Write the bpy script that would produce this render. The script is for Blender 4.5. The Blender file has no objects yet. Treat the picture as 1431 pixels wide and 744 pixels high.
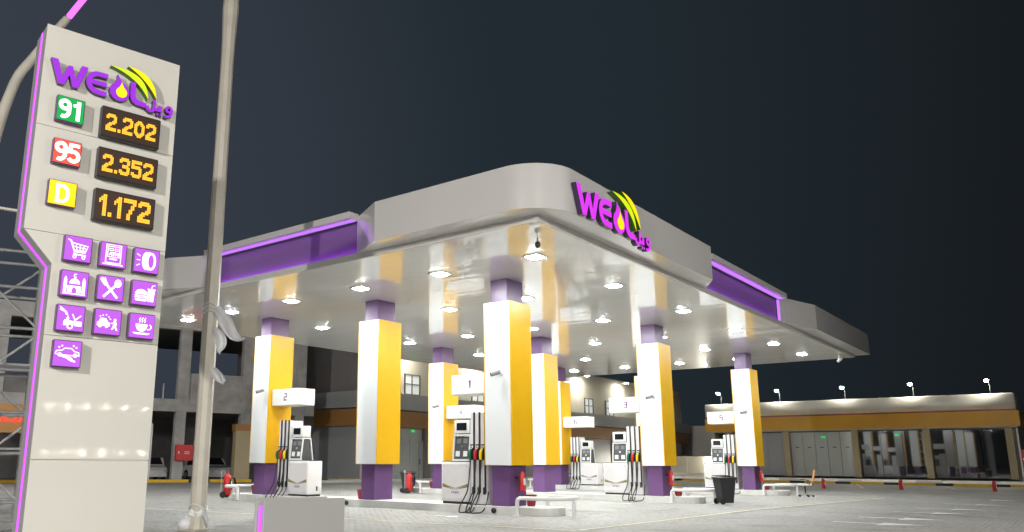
import bpy, bmesh, math, random
from mathutils import Matrix, Vector
random.seed(7)
scene = bpy.context.scene
COL = scene.collection
PI = math.pi
R = math.radians

# ------------------------------------------------------------------ camera, world, exposure
CAM = Vector((-16.949, -11.179, 1.25))
FWD = Vector((0.75442529, 0.62177827, 0.21031943)).normalized()
RGT = Vector((0.63481489, -0.77263198, 0.00706241)).normalized()
UPV = RGT.cross(FWD).normalized()
cd = bpy.data.cameras.new('camera')
cam = bpy.data.objects.new('camera', cd)
COL.objects.link(cam)
cam.matrix_world = Matrix(((RGT.x, UPV.x, -FWD.x, CAM.x), (RGT.y, UPV.y, -FWD.y, CAM.y),
                           (RGT.z, UPV.z, -FWD.z, CAM.z), (0, 0, 0, 1)))
cd.sensor_width = 36.0
cd.lens = 1108.87 / 1431 * 36
cd.shift_x = (715.5 - 596.6) / 1431
cd.shift_y = (407.8 - 372.0) / 1431
cd.clip_start = 0.1
cd.clip_end = 3000
scene.camera = cam

w = bpy.data.worlds.new('World'); scene.world = w; w.use_nodes = True
nt = w.node_tree; N = nt.nodes; L = nt.links
bg = N['Background']
tc = N.new('ShaderNodeTexCoord')
dotn = N.new('ShaderNodeVectorMath'); dotn.operation = 'DOT_PRODUCT'
dotn.inputs[1].default_value = (0.12, 0.97, 0.22)          # town glow lies off to the left
L.new(tc.outputs['Generated'], dotn.inputs[0])
ramp = N.new('ShaderNodeValToRGB')
ramp.color_ramp.interpolation = 'EASE'
ramp.color_ramp.elements[0].position = 0.05; ramp.color_ramp.elements[0].color = (0.0075, 0.0092, 0.0110, 1)
ramp.color_ramp.elements[1].position = 1.0; ramp.color_ramp.elements[1].color = (0.040, 0.048, 0.065, 1)
e = ramp.color_ramp.elements.new(0.62); e.color = (0.0155, 0.0235, 0.030, 1)
L.new(dotn.outputs['Value'], ramp.inputs[0])
sky = N.new('ShaderNodeTexSky'); sky.sky_type = 'NISHITA'; sky.sun_disc = False
sky.sun_elevation = R(-6); sky.sun_rotation = R(-100)
mixs = N.new('ShaderNodeMixRGB'); mixs.blend_type = 'ADD'; mixs.inputs[0].default_value = 0.02
L.new(ramp.outputs[0], mixs.inputs[1]); L.new(sky.outputs[0], mixs.inputs[2])
L.new(mixs.outputs[0], bg.inputs[0]); bg.inputs[1].default_value = 1.0
vs = scene.view_settings
vs.view_transform = 'Standard'; vs.look = 'None'; vs.exposure = 0.0; vs.gamma = 1.0

# ------------------------------------------------------------------ materials
MATS = {}
def mat(name, col, rough=0.5, metal=0.0, spec=0.5, coat=0.0, emit=None, es=0.0, var=0.0, vscale=6.0,
        bump=0.0, bscale=40.0, ior=None, trans=0.0, dirt=0.0):
    if name in MATS: return MATS[name]
    m = bpy.data.materials.new(name); m.use_nodes = True
    n = m.node_tree.nodes; l = m.node_tree.links
    b = n['Principled BSDF']
    b.inputs['Base Color'].default_value = (*col, 1)
    b.inputs['Roughness'].default_value = rough
    b.inputs['Metallic'].default_value = metal
    b.inputs['Specular IOR Level'].default_value = spec
    b.inputs['Coat Weight'].default_value = coat
    b.inputs['Coat Roughness'].default_value = 0.04
    b.inputs['Transmission Weight'].default_value = trans
    if ior: b.inputs['IOR'].default_value = ior
    if emit:
        b.inputs['Emission Color'].default_value = (*emit, 1)
        b.inputs['Emission Strength'].default_value = es
    if var or dirt or bump:
        t = n.new('ShaderNodeTexCoord')
    if var:
        nz = n.new('ShaderNodeTexNoise'); nz.inputs['Scale'].default_value = vscale
        nz.inputs['Detail'].default_value = 6
        l.new(t.outputs['Object'], nz.inputs['Vector'])
        mr = n.new('ShaderNodeMapRange'); mr.inputs[1].default_value = 0.3; mr.inputs[2].default_value = 0.7
        mr.inputs[3].default_value = 1 - var; mr.inputs[4].default_value = 1 + var
        l.new(nz.outputs['Fac'], mr.inputs[0])
        mx = n.new('ShaderNodeMixRGB'); mx.blend_type = 'MULTIPLY'; mx.inputs[0].default_value = 1
        mx.inputs[1].default_value = (*col, 1)
        l.new(mr.outputs[0], mx.inputs[2]); l.new(mx.outputs[0], b.inputs['Base Color'])
        mr2 = n.new('ShaderNodeMapRange'); mr2.inputs[3].default_value = max(0.0, rough - 0.08); mr2.inputs[4].default_value = min(1, rough + 0.08)
        l.new(nz.outputs['Fac'], mr2.inputs[0]); l.new(mr2.outputs[0], b.inputs['Roughness'])
    if bump:
        nb = n.new('ShaderNodeTexNoise'); nb.inputs['Scale'].default_value = bscale; nb.inputs['Detail'].default_value = 4
        l.new(t.outputs['Object'], nb.inputs['Vector'])
        bp = n.new('ShaderNodeBump'); bp.inputs['Strength'].default_value = bump; bp.inputs['Distance'].default_value = 0.02
        l.new(nb.outputs['Fac'], bp.inputs['Height']); l.new(bp.outputs[0], b.inputs['Normal'])
    MATS[name] = m
    return m

M_white = mat('white_cladding', (0.76, 0.77, 0.78), 0.33)
M_fascia = mat('fascia_cladding', (0.72, 0.70, 0.68), 0.25, coat=0.6)
M_yellow = mat('yellow_cladding', (0.78, 0.43, 0.003), 0.36, var=0.03, vscale=2)
M_purple = mat('purple_cladding', (0.14, 0.062, 0.185), 0.35, var=0.04, vscale=2)
M_recess = mat('purple_gloss_panel', (0.21, 0.115, 0.27), 0.5, vscale=1.5)
M_led = mat('violet_led', (0.3, 0.05, 0.4), 0.4, emit=(0.50, 0.11, 1.0), es=34.0)
M_ledtop = mat('violet_led_band', (0.2, 0.05, 0.3), 0.4, emit=(0.52, 0.19, 1.0), es=1.1)
M_stick = mat('violet_stick', (0.3, 0.05, 0.3), 0.4, emit=(0.95, 0.20, 1.0), es=1.15)
M_ledfront = mat('violet_letter_face', (0.10, 0.01, 0.14), 0.4, emit=(0.78, 0.045, 0.94), es=0.97)
M_ledyellow = mat('yellow_letter_face', (0.3, 0.25, 0.01), 0.4, emit=(0.95, 0.80, 0.0), es=1.0)
M_ledgreen = mat('lime_letter_face', (0.2, 0.25, 0.01), 0.4, emit=(0.68, 0.88, 0.01), es=0.95)
M_letside = mat('dark_letter_return', (0.05, 0.03, 0.08), 0.35)
M_greenside = mat('green_letter_return', (0.06, 0.16, 0.01), 0.35)
M_downl = mat('downlight_diffuser', (0.9, 0.9, 0.88), 0.5, emit=(0.95, 1.0, 0.98), es=355.0)
M_trim = mat('white_plastic', (0.75, 0.75, 0.74), 0.4)
M_sign = mat('sign_cladding', (0.76, 0.74, 0.67), 0.045, spec=0.5)
M_signside = mat('sign_side', (0.50, 0.49, 0.48), 0.35, metal=0.3)
M_dark = mat('dark_plastic', (0.02, 0.02, 0.022), 0.4)
M_black = mat('black_rubber', (0.012, 0.012, 0.013), 0.55)
M_screen = mat('display_glass', (0.015, 0.015, 0.02), 0.12)
M_pump = mat('pump_white', (0.74, 0.72, 0.73), 0.35, var=0.02, vscale=5)
M_pumppanel = mat('pump_panel', (0.66, 0.63, 0.64), 0.38, var=0.02, vscale=5)
M_keypad = mat('keypad_grey', (0.07, 0.07, 0.075), 0.45)
M_cam = mat('camera_grey', (0.28, 0.28, 0.29), 0.4)
M_silver = mat('silver_metal', (0.6, 0.6, 0.6), 0.3, metal=0.9)
M_green = mat('green_plastic', (0.01, 0.15, 0.06), 0.4)
M_red = mat('red_paint', (0.55, 0.02, 0.02), 0.35)
M_yel = mat('yellow_plastic', (0.80, 0.60, 0.0), 0.4)
M_gold = mat('gold_print', (0.30, 0.24, 0.04), 0.4)
M_navy = mat('navy_print', (0.03, 0.03, 0.12), 0.4)
M_ink = mat('violet_ink', (0.12, 0.03, 0.14), 0.5)
M_inknum = mat('number_ink', (0.16, 0.035, 0.15), 0.5)
M_inkred = mat('red_ink', (0.35, 0.05, 0.12), 0.5)
M_kerb = mat('kerb_concrete', (0.62, 0.61, 0.59), 0.6, var=0.08, vscale=3, bump=0.15)
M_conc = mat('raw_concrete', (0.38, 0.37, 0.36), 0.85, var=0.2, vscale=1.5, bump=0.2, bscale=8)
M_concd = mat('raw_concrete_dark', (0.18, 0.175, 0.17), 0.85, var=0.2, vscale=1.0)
M_wall = mat('beige_render', (0.47, 0.44, 0.37), 0.8, var=0.06, vscale=1.0)
M_wallgrey = mat('grey_render', (0.20, 0.185, 0.18), 0.8, var=0.08, vscale=1.0)
M_farwall = mat('far_grey_render', (0.42, 0.40, 0.40), 0.8, var=0.06)
M_ledge = mat('grey_ledge_cladding', (0.32, 0.33, 0.33), 0.5, var=0.05)
M_orange = mat('orange_band', (0.70, 0.35, 0.010), 0.4, var=0.05, vscale=0.8)
M_orange2 = mat('orange_band_dull', (0.36, 0.17, 0.05), 0.5, var=0.05, vscale=0.8)
M_shut = mat('grey_shutter', (0.29, 0.30, 0.31), 0.35, var=0.05)
M_shutl = mat('pale_grey_door', (0.40, 0.42, 0.42), 0.25, var=0.04)
M_glassd = mat("pale_film_glass", (0.52, 0.54, 0.53), 0.06, spec=0.7, coat=0.6)
M_glass = mat('dark_shop_glass', (0.02, 0.022, 0.025), 0.02, spec=0.9, coat=1.0)
M_glassg = mat('film_shop_glass', (0.10, 0.11, 0.11), 0.03, spec=0.8, coat=1.0)
M_pane = mat('window_pane', (0.52, 0.53, 0.52), 0.1, spec=0.8, emit=(0.85, 0.9, 0.88), es=0.38)  # emission puts brightness into the panes themselves; no lamp behind them
M_frame = mat('window_frame', (0.10, 0.10, 0.10), 0.5)
M_post = mat('beige_post', (0.42, 0.34, 0.21), 0.6, var=0.05)
M_kyel = mat('kerb_yellow', (0.70, 0.42, 0.01), 0.6, var=0.12, vscale=4)
M_kblk = mat('kerb_black', (0.03, 0.03, 0.03), 0.7, var=0.2)
M_pole = mat('galvanised_pole', (0.60, 0.56, 0.48), 0.42, metal=0.1, var=0.08, vscale=3)
M_wrap = mat('clear_wrap', (0.85, 0.85, 0.86), 0.3, trans=0.1)
M_scaf = mat('scaffold_tube', (0.60, 0.60, 0.60), 0.45, metal=0.6, var=0.1, vscale=6)
M_line = mat('line_paint', (0.82, 0.72, 0.52), 0.6, var=0.12, vscale=6)
M_arrow = mat('white_paint', (0.80, 0.80, 0.78), 0.6, var=0.1, vscale=5)
M_bin = mat('bin_plastic', (0.018, 0.02, 0.022), 0.5, bump=0.05)
M_wood = mat('chair_back', (0.55, 0.25, 0.08), 0.5)
M_carw = mat('car_white', (0.55, 0.55, 0.56), 0.25, coat=0.5)
M_flood = mat('floodlight_face', (0.9, 0.9, 0.85), 0.5, emit=(1.0, 0.96, 0.82), es=800.0)
M_street = mat('street_lamp_face', (0.9, 0.9, 0.85), 0.5, emit=(1.0, 0.95, 0.86), es=60.0)
M_poleface = mat('pole_lamp_face', (0.9, 0.9, 0.85), 0.5, emit=(1.0, 0.95, 0.86), es=8.0)
M_yard = mat('yard_lamp_face', (0.9, 0.9, 0.85), 0.5, emit=(1.0, 0.96, 0.85), es=230.0)
M_icon = mat('icon_lightbox_face', (0.10, 0.02, 0.12), 0.4, emit=(0.50, 0.10, 0.78), es=1.08)
M_iconw = mat('icon_white', (0.9, 0.9, 0.9), 0.4, emit=(1.0, 0.86, 1.0), es=1.0)
M_numw = mat('grade_white', (0.9, 0.9, 0.9), 0.4, emit=(1.0, 1.0, 0.98), es=1.05)
M_gfg = mat('grade_green', (0.0, 0.3, 0.06), 0.4, emit=(0.0, 0.27, 0.045), es=0.8)
M_gfr = mat('grade_red', (0.7, 0.05, 0.03), 0.4, emit=(0.80, 0.085, 0.05), es=0.85)
M_gfy = mat('grade_yellow', (0.8, 0.5, 0.0), 0.4, emit=(0.92, 0.55, 0.0), es=0.9)
M_boxside = mat('lightbox_side', (0.10, 0.04, 0.14), 0.35)
M_price = mat('price_panel', (0.05, 0.022, 0.010), 0.5)
M_amber = mat('amber_led', (0.15, 0.07, 0.01), 0.4, emit=(1.0, 0.47, 0.025), es=1.6)
M_redled = mat('red_led', (0.8, 0.02, 0.02), 0.4, emit=(1.0, 0.04, 0.02), es=1.6)
M_exit = mat('exit_green', (0.0, 0.5, 0.1), 0.4, emit=(0.02, 0.7, 0.15), es=0.8)

def ceiling_material():
    m = bpy.data.materials.new('glossy_ceiling_panel'); m.use_nodes = True
    n = m.node_tree.nodes; l = m.node_tree.links; b = n['Principled BSDF']
    b.inputs['Base Color'].default_value = (0.90, 0.90, 0.88, 1)
    b.inputs['Roughness'].default_value = 0.3
    b.inputs['Specular IOR Level'].default_value = 0.2
    b.inputs['Coat Weight'].default_value = 1.0; b.inputs['Coat Roughness'].default_value = 0.004
    b.inputs['Coat IOR'].default_value = 1.75
    t = n.new('ShaderNodeTexCoord'); oi = n.new('ShaderNodeObjectInfo')
    add = n.new('ShaderNodeVectorMath'); add.operation = 'ADD'
    cmb = n.new('ShaderNodeCombineXYZ')
    mu = n.new('ShaderNodeMath'); mu.operation = 'MULTIPLY'; mu.inputs[1].default_value = 40
    l.new(oi.outputs['Random'], mu.inputs[0]); l.new(mu.outputs[0], cmb.inputs[2])
    l.new(t.outputs['Object'], add.inputs[0]); l.new(cmb.outputs[0], add.inputs[1])
    mp = n.new('ShaderNodeMapping'); mp.inputs['Scale'].default_value = (0.8, 0.5, 1)
    l.new(add.outputs[0], mp.inputs[0])
    nz = n.new('ShaderNodeTexNoise'); nz.inputs['Scale'].default_value = 1.0; nz.inputs['Detail'].default_value = 1
    l.new(mp.outputs[0], nz.inputs['Vector'])
    bp = n.new('ShaderNodeBump'); bp.inputs['Strength'].default_value = 0.5; bp.inputs['Distance'].default_value = 0.012
    l.new(nz.outputs['Fac'], bp.inputs['Height'])
    l.new(bp.outputs[0], b.inputs['Coat Normal'])
    return m
M_ceil = ceiling_material()

def paving_material(name, brick):
    m = bpy.data.materials.new(name); m.use_nodes = True
    n = m.node_tree.nodes; l = m.node_tree.links; b = n['Principled BSDF']
    g = n.new('ShaderNodeNewGeometry')
    nz = n.new('ShaderNodeTexNoise'); nz.inputs['Scale'].default_value = 0.22; nz.inputs['Detail'].default_value = 5
    nz2 = n.new('ShaderNodeTexNoise'); nz2.inputs['Scale'].default_value = 9; nz2.inputs['Detail'].default_value = 3
    l.new(g.outputs['Position'], nz.inputs['Vector']); l.new(g.outputs['Position'], nz2.inputs['Vector'])
    r1 = n.new('ShaderNodeValToRGB')
    r1.color_ramp.elements[0].position = 0.3; r1.color_ramp.elements[0].color = (0.345, 0.335, 0.32, 1)
    r1.color_ramp.elements[1].position = 0.72; r1.color_ramp.elements[1].color = (0.445, 0.435, 0.415, 1)
    l.new(nz.outputs['Fac'], r1.inputs[0])
    mr = n.new('ShaderNodeMapRange'); mr.inputs[1].default_value = 0.25; mr.inputs[2].default_value = 0.75
    mr.inputs[3].default_value = 0.75; mr.inputs[4].default_value = 1.2
    l.new(nz2.outputs['Fac'], mr.inputs[0])
    mx = n.new('ShaderNodeMixRGB'); mx.blend_type = 'MULTIPLY'; mx.inputs[0].default_value = 1
    l.new(r1.outputs[0], mx.inputs[1]); l.new(mr.outputs[0], mx.inputs[2])
    nz3 = n.new('ShaderNodeTexNoise'); nz3.inputs['Scale'].default_value = 0.55; nz3.inputs['Detail'].default_value = 7; nz3.inputs['Distortion'].default_value = 1.2
    l.new(g.outputs['Position'], nz3.inputs['Vector'])
    r3 = n.new('ShaderNodeMapRange'); r3.inputs[1].default_value = 0.56; r3.inputs[2].default_value = 0.72; r3.inputs[3].default_value = 1.0; r3.inputs[4].default_value = 0.68
    l.new(nz3.outputs['Fac'], r3.inputs[0])
    mst = n.new('ShaderNodeMixRGB'); mst.blend_type = 'MULTIPLY'; mst.inputs[0].default_value = 1
    l.new(mx.outputs[0], mst.inputs[1]); l.new(r3.outputs[0], mst.inputs[2])
    out = mst.outputs[0]
    if brick:
        bt = n.new('ShaderNodeTexBrick'); bt.inputs['Scale'].default_value = 1.0
        bt.inputs['Color1'].default_value = (1.05, 1.05, 1.05, 1); bt.inputs['Color2'].default_value = (0.86, 0.86, 0.86, 1)
        bt.inputs['Mortar'].default_value = (0.5, 0.5, 0.5, 1)
        bt.inputs['Mortar Size'].default_value = 0.006; bt.inputs['Brick Width'].default_value = 0.2; bt.inputs['Row Height'].default_value = 0.1
        l.new(g.outputs['Position'], bt.inputs['Vector'])
        m2 = n.new('ShaderNodeMixRGB'); m2.blend_type = 'MULTIPLY'; m2.inputs[0].default_value = 1
        l.new(out, m2.inputs[1]); l.new(bt.outputs[0], m2.inputs[2]); out = m2.outputs[0]
    l.new(out, b.inputs['Base Color'])
    b.inputs['Roughness'].default_value = 0.62
    return m
M_ground = paving_material('paving_ground', True)
M_paver = paving_material('paver_block', False)

# ------------------------------------------------------------------ mesh builder
def link(o):
    COL.objects.link(o); return o
class MB:
    def __init__(s): s.v = []; s.f = []
    def add(s, vs_, fs_):
        k = len(s.v); s.v += [tuple(q) for q in vs_]; s.f += [tuple(i + k for i in f) for f in fs_]; return s
    def box(s, x0, x1, y0, y1, z0, z1):
        v = [(x, y, z) for z in (z0, z1) for y in (y0, y1) for x in (x0, x1)]
        return s.add(v, [(0, 2, 3, 1), (4, 5, 7, 6), (0, 1, 5, 4), (2, 6, 7, 3), (0, 4, 6, 2), (1, 3, 7, 5)])
    def rbox(s, x0, x1, y0, y1, z0, z1, b=0.02, seg=2):
        bm = bmesh.new(); bmesh.ops.create_cube(bm, size=1)
        for q in bm.verts:
            q.co = Vector(((x0 + x1) / 2 + q.co.x * (x1 - x0), (y0 + y1) / 2 + q.co.y * (y1 - y0), (z0 + z1) / 2 + q.co.z * (z1 - z0)))
        bmesh.ops.bevel(bm, geom=bm.edges[:], offset=b, segments=seg, profile=0.5, affect='EDGES')
        bm.verts.index_update()
        s.add([q.co[:] for q in bm.verts], [[q.index for q in f.verts] for f in bm.faces]); bm.free(); return s
    def prism(s, poly, z0, z1, plane='xy'):
        n = len(poly)
        def P(a, b, c): return (a, b, c) if plane == 'xy' else ((a, c, b) if plane == 'xz' else (c, a, b))
        v = [P(a, b, z0) for a, b in poly] + [P(a, b, z1) for a, b in poly]
        f = [tuple(range(n))[::-1], tuple(range(n, 2 * n))] + [(i, (i + 1) % n, n + (i + 1) % n, n + i) for i in range(n)]
        return s.add(v, f)
    def stroke(s, pts, wd, y0, y1, closed=False):
        n = len(pts); Lp = []; Rp = []
        for i in range(n):
            a = pts[i - 1] if (i > 0 or closed) else pts[i]; c = pts[(i + 1) % n] if (i < n - 1 or closed) else pts[i]
            dx, dz = c[0] - a[0], c[1] - a[1]; l = math.hypot(dx, dz) or 1
            nx, nz = -dz / l, dx / l
            k = 1.0
            if (0 < i < n - 1) or closed:
                d1 = (pts[i][0] - a[0], pts[i][1] - a[1]); l1 = math.hypot(*d1) or 1
                cosv = abs((-d1[1] / l1) * nx + (d1[0] / l1) * nz); k = 1 / max(0.55, cosv)
            ww = (wd[i] if isinstance(wd, (list, tuple)) else wd) / 2 * k
            Lp.append((pts[i][0] + nx * ww, pts[i][1] + nz * ww)); Rp.append((pts[i][0] - nx * ww, pts[i][1] - nz * ww))
        m = n if closed else n - 1
        v = []; f = []
        for a, b in zip(Lp, Rp): v += [(a[0], y0, a[1]), (b[0], y0, b[1]), (a[0], y1, a[1]), (b[0], y1, b[1])]
        for i in range(m):
            p, q = 4 * i, 4 * ((i + 1) % n)
            f += [(p, q, q + 1, p + 1), (p + 2, p + 3, q + 3, q + 2), (p, p + 2, q + 2, q), (p + 1, q + 1, q + 3, p + 3)]
        if not closed:
            f += [(0, 1, 3, 2), (4 * (n - 1), 4 * (n - 1) + 2, 4 * (n - 1) + 3, 4 * (n - 1) + 1)]
        return s.add(v, f)
    def disc(s, cx, cz, rx, rz, y0, y1, n=20):
        return s.prism([(cx + rx * math.cos(2 * PI * i / n), cz + rz * math.sin(2 * PI * i / n)) for i in range(n)], y0, y1, 'xz')
    def tube(s, pts, r, n=8):
        P = [Vector(p) for p in pts]; m = len(P); rings = []
        ref = None
        for i in range(m):
            t = (P[min(i + 1, m - 1)] - P[max(i - 1, 0)]).normalized()
            if ref is None:
                ref = Vector((0, 0, 1)) if abs(t.z) < 0.9 else Vector((1, 0, 0))
            a = (ref - t * ref.dot(t)).normalized(); ref = a; b = t.cross(a)
            rr = r[i] if isinstance(r, (list, tuple)) else r
            rings.append([P[i] + (a * math.cos(2 * PI * k / n) + b * math.sin(2 * PI * k / n)) * rr for k in range(n)])
        v = [q for g in rings for q in g]; f = []
        for i in range(m - 1):
            for k in range(n):
                f.append((i * n + k, i * n + (k + 1) % n, (i + 1) * n + (k + 1) % n, (i + 1) * n + k))
        f += [tuple(range(n))[::-1], tuple((m - 1) * n + k for k in range(n))]
        return s.add(v, f)
    def lathe(s, prof, n=16, cx=0, cy=0):
        v = []; f = []
        for r, z in prof: v += [(cx + r * math.cos(2 * PI * k / n), cy + r * math.sin(2 * PI * k / n), z) for k in range(n)]
        for i in range(len(prof) - 1):
            for k in range(n): f.append((i * n + k, i * n + (k + 1) % n, (i + 1) * n + (k + 1) % n, (i + 1) * n + k))
        f += [tuple(range(n))[::-1], tuple((len(prof) - 1) * n + k for k in range(n))]
        return s.add(v, f)
    def xform(s, M_):
        s.v = [tuple(M_ @ Vector(q)) for q in s.v]; return s
    def build(s, name, m, parent=None, smooth=None, loc=None, fix=True):
        me = bpy.data.meshes.new(name); me.from_pydata(s.v, [], s.f)
        if fix:
            bm = bmesh.new(); bm.from_mesh(me); bmesh.ops.recalc_face_normals(bm, faces=bm.faces[:]); bm.to_mesh(me); bm.free()
        me.materials.append(m)
        if smooth:
            me.shade_smooth(); me.set_sharp_from_angle(angle=R(smooth))
        o = link(bpy.data.objects.new(name, me))
        if parent is not None: o.parent = parent
        if loc: o.location = loc
        return o
def tag(o, label=None, cat=None, group=None, kind=None):
    if label: o['label'] = label
    if cat: o['category'] = cat
    if group: o['group'] = group
    if kind: o['kind'] = kind
    return o
def thing(name, label, cat, loc=(0, 0, 0), rz=0, group=None):
    o = link(bpy.data.objects.new(name, None)); o.location = loc; o.rotation_euler = (0, 0, rz)
    o.empty_display_size = 0.2
    return tag(o, label, cat, group)
KIDS = {}
def copy_tree(src, parent=None):
    c = src.copy(); COL.objects.link(c)
    if parent is not None: c.parent = parent
    for ch in [o for o in src.children]:
        copy_tree(ch, c)
    return c
def clone(src, label, loc, rz=None, group=None):
    c = copy_tree(src); c.location = loc; c['label'] = label
    if rz is not None: c.rotation_euler = (0, 0, rz)
    if group: c['group'] = group
    return c
def shared(me, name, parent, loc, rot=(0, 0, 0)):
    o = link(bpy.data.objects.new(name, me)); o.parent = parent; o.location = loc; o.rotation_euler = rot; return o
def text_mb(txt, size, depth, bold=0.0, sx=1.0, align='CENTER', spacing=1.0):
    c = bpy.data.curves.new('txt', 'FONT'); c.body = txt; c.size = size; c.extrude = depth / 2; c.offset = bold
    c.align_x = align; c.align_y = 'CENTER'; c.space_character = spacing; c.resolution_u = 3
    o = bpy.data.objects.new('txt', c); COL.objects.link(o)
    dg = bpy.context.evaluated_depsgraph_get()
    me = bpy.data.meshes.new_from_object(o.evaluated_get(dg))
    mb = MB(); mb.add([(q.co.x * sx, -q.co.z, q.co.y) for q in me.vertices], [list(p.vertices) for p in me.polygons])
    bpy.data.objects.remove(o); bpy.data.curves.remove(c); bpy.data.meshes.remove(me)
    return mb
def move(mb, dx, dy, dz):
    mb.v = [(a + dx, b + dy, c + dz) for a, b, c in mb.v]; return mb
def arc(cx, cz, rx, rz, a0, a1, n=12):
    return [(cx + rx * math.cos(R(a0 + (a1 - a0) * i / n)), cz + rz * math.sin(R(a0 + (a1 - a0) * i / n))) for i in range(n + 1)]

# ------------------------------------------------------------------ ground and paving
g = MB(); g.add([(-400, -400, -0.012), (500, -400, -0.012), (500, 500, -0.012), (-400, 500, -0.012)], [(0, 1, 2, 3)])
ground = tag(g.build('paved_ground', M_ground, fix=False), kind='structure')

def to_px(p):
    d = Vector(p) - CAM; z = d.dot(FWD)
    if z <= 0.1: return None
    return (596.6 + 1108.87 * d.dot(RGT) / z, 407.8 - 1108.87 * d.dot(UPV) / z)
me_p = bpy.data.meshes.new('paver')
hx, hy, b = 0.097, 0.047, 0.004
vv = [(-hx, -hy, -0.02), (hx, -hy, -0.02), (hx, hy, -0.02), (-hx, hy, -0.02), (-hx, -hy, -b), (hx, -hy, -b), (hx, hy, -b), (-hx, hy, -b),
      (-hx + b, -hy + b, 0), (hx - b, -hy + b, 0), (hx - b, hy - b, 0), (-hx + b, hy - b, 0)]
ff = [(0, 1, 5, 4), (1, 2, 6, 5), (2, 3, 7, 6), (3, 0, 4, 7), (4, 5, 9, 8), (5, 6, 10, 9), (6, 7, 11, 10), (7, 4, 8, 11), (8, 9, 10, 11)]
me_p.from_pydata(vv, [], ff); me_p.materials.append(M_paver)
cells = []
for iy in range(-110, 90):
    for ix in range(-55, 30):
        x = ix * 0.2 + (0.1 if iy % 2 else 0.0); y = iy * 0.1
        q = to_px((x, y, 0))
        if q is None or not (-40 < q[0] < 1470 and q[1] < 790): continue
        d = math.hypot(x - CAM.x, y - CAM.y)
        if d < 23: cells.append((d, x, y, q))
cells.sort(key=lambda c: c[0])
inframe = [c for c in cells if c[3][1] < 744 and 200 < c[3][0] < 1431]
near = set((c[1], c[2]) for c in inframe[:300])
sv, sf = [], []
for d, x, y, q in cells:
    dz = random.uniform(-0.002, 0.002); tx = random.uniform(-0.012, 0.012); ty = random.uniform(-0.012, 0.012)
    if (x, y) in near:
        shared(me_p, 'paver', ground, (x, y, dz), (tx, ty, 0)); continue
    k = len(sv)
    sv += [(x + a, y + c, e2 + dz + a * ty + c * tx) for a, c, e2 in vv]
    sf += [tuple(i + k for i in f) for f in ff]
pm = MB(); pm.v = sv; pm.f = sf
tag(pm.build('paver_field', M_paver, ground, fix=False), kind='stuff')

def strip(pts, wd, z, m, name):
    mb = MB()
    for (a, c) in zip(pts[:-1], pts[1:]):
        d = (Vector(c) - Vector(a)).normalized(); nn = Vector((-d.y, d.x)) * wd / 2
        mb.add([(a[0] + nn.x, a[1] + nn.y, z), (a[0] - nn.x, a[1] - nn.y, z), (c[0] - nn.x, c[1] - nn.y, z), (c[0] + nn.x, c[1] + nn.y, z)], [(0, 1, 2, 3)])
    return tag(mb.build(name, m, fix=False), kind='structure')
strip([(-5.4, 14), (-4.9, 8.42), (-3.05, -3.42)], 0.10, 0.008, M_line, 'lane_line')
strip([(-3.0, -3.45), (6.58, -3.6), (19.28, -4.63)], 0.10, 0.010, M_line, 'lane_line')
for (x, y) in ((3.3, -7.3), (5.6, -7.35), (8.9, -7.55), (11.6, -7.7), (15.6, -7.9), (20.5, -7.9)):
    mb = MB(); k = 1.0
    mb.add([(x - .10, y + .85, .008), (x + .10, y + .85, .008), (x + .10, y - .1, .008), (x - .10, y - .1, .008)], [(0, 1, 2, 3)])
    mb.add([(x - .62, y - .1, .0085), (x + .45, y - .1, .0085), (x + .1, y - .95, .0085)], [(0, 1, 2)])
    tag(mb.build('lane_arrow', M_arrow, fix=False), kind='structure')
for (x, y, ln) in ((-4.2, 7.0, 1.0), (-1.6, 1.0, 1.1), (7.4, 0.9, 1.2)):
    mb = MB()
    mb.add([(x - .06, y + ln / 2, .008), (x + .06, y + ln / 2, .008), (x + .06, y - ln / 4, .008), (x - .06, y - ln / 4, .008)], [(0, 1, 2, 3)])
    mb.add([(x - .25, y - ln / 4, .0085), (x + .25, y - ln / 4, .0085), (x, y - ln / 2, .0085)], [(0, 1, 2)])
    tag(mb.build('lane_arrow', M_arrow, fix=False), kind='structure')

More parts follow.
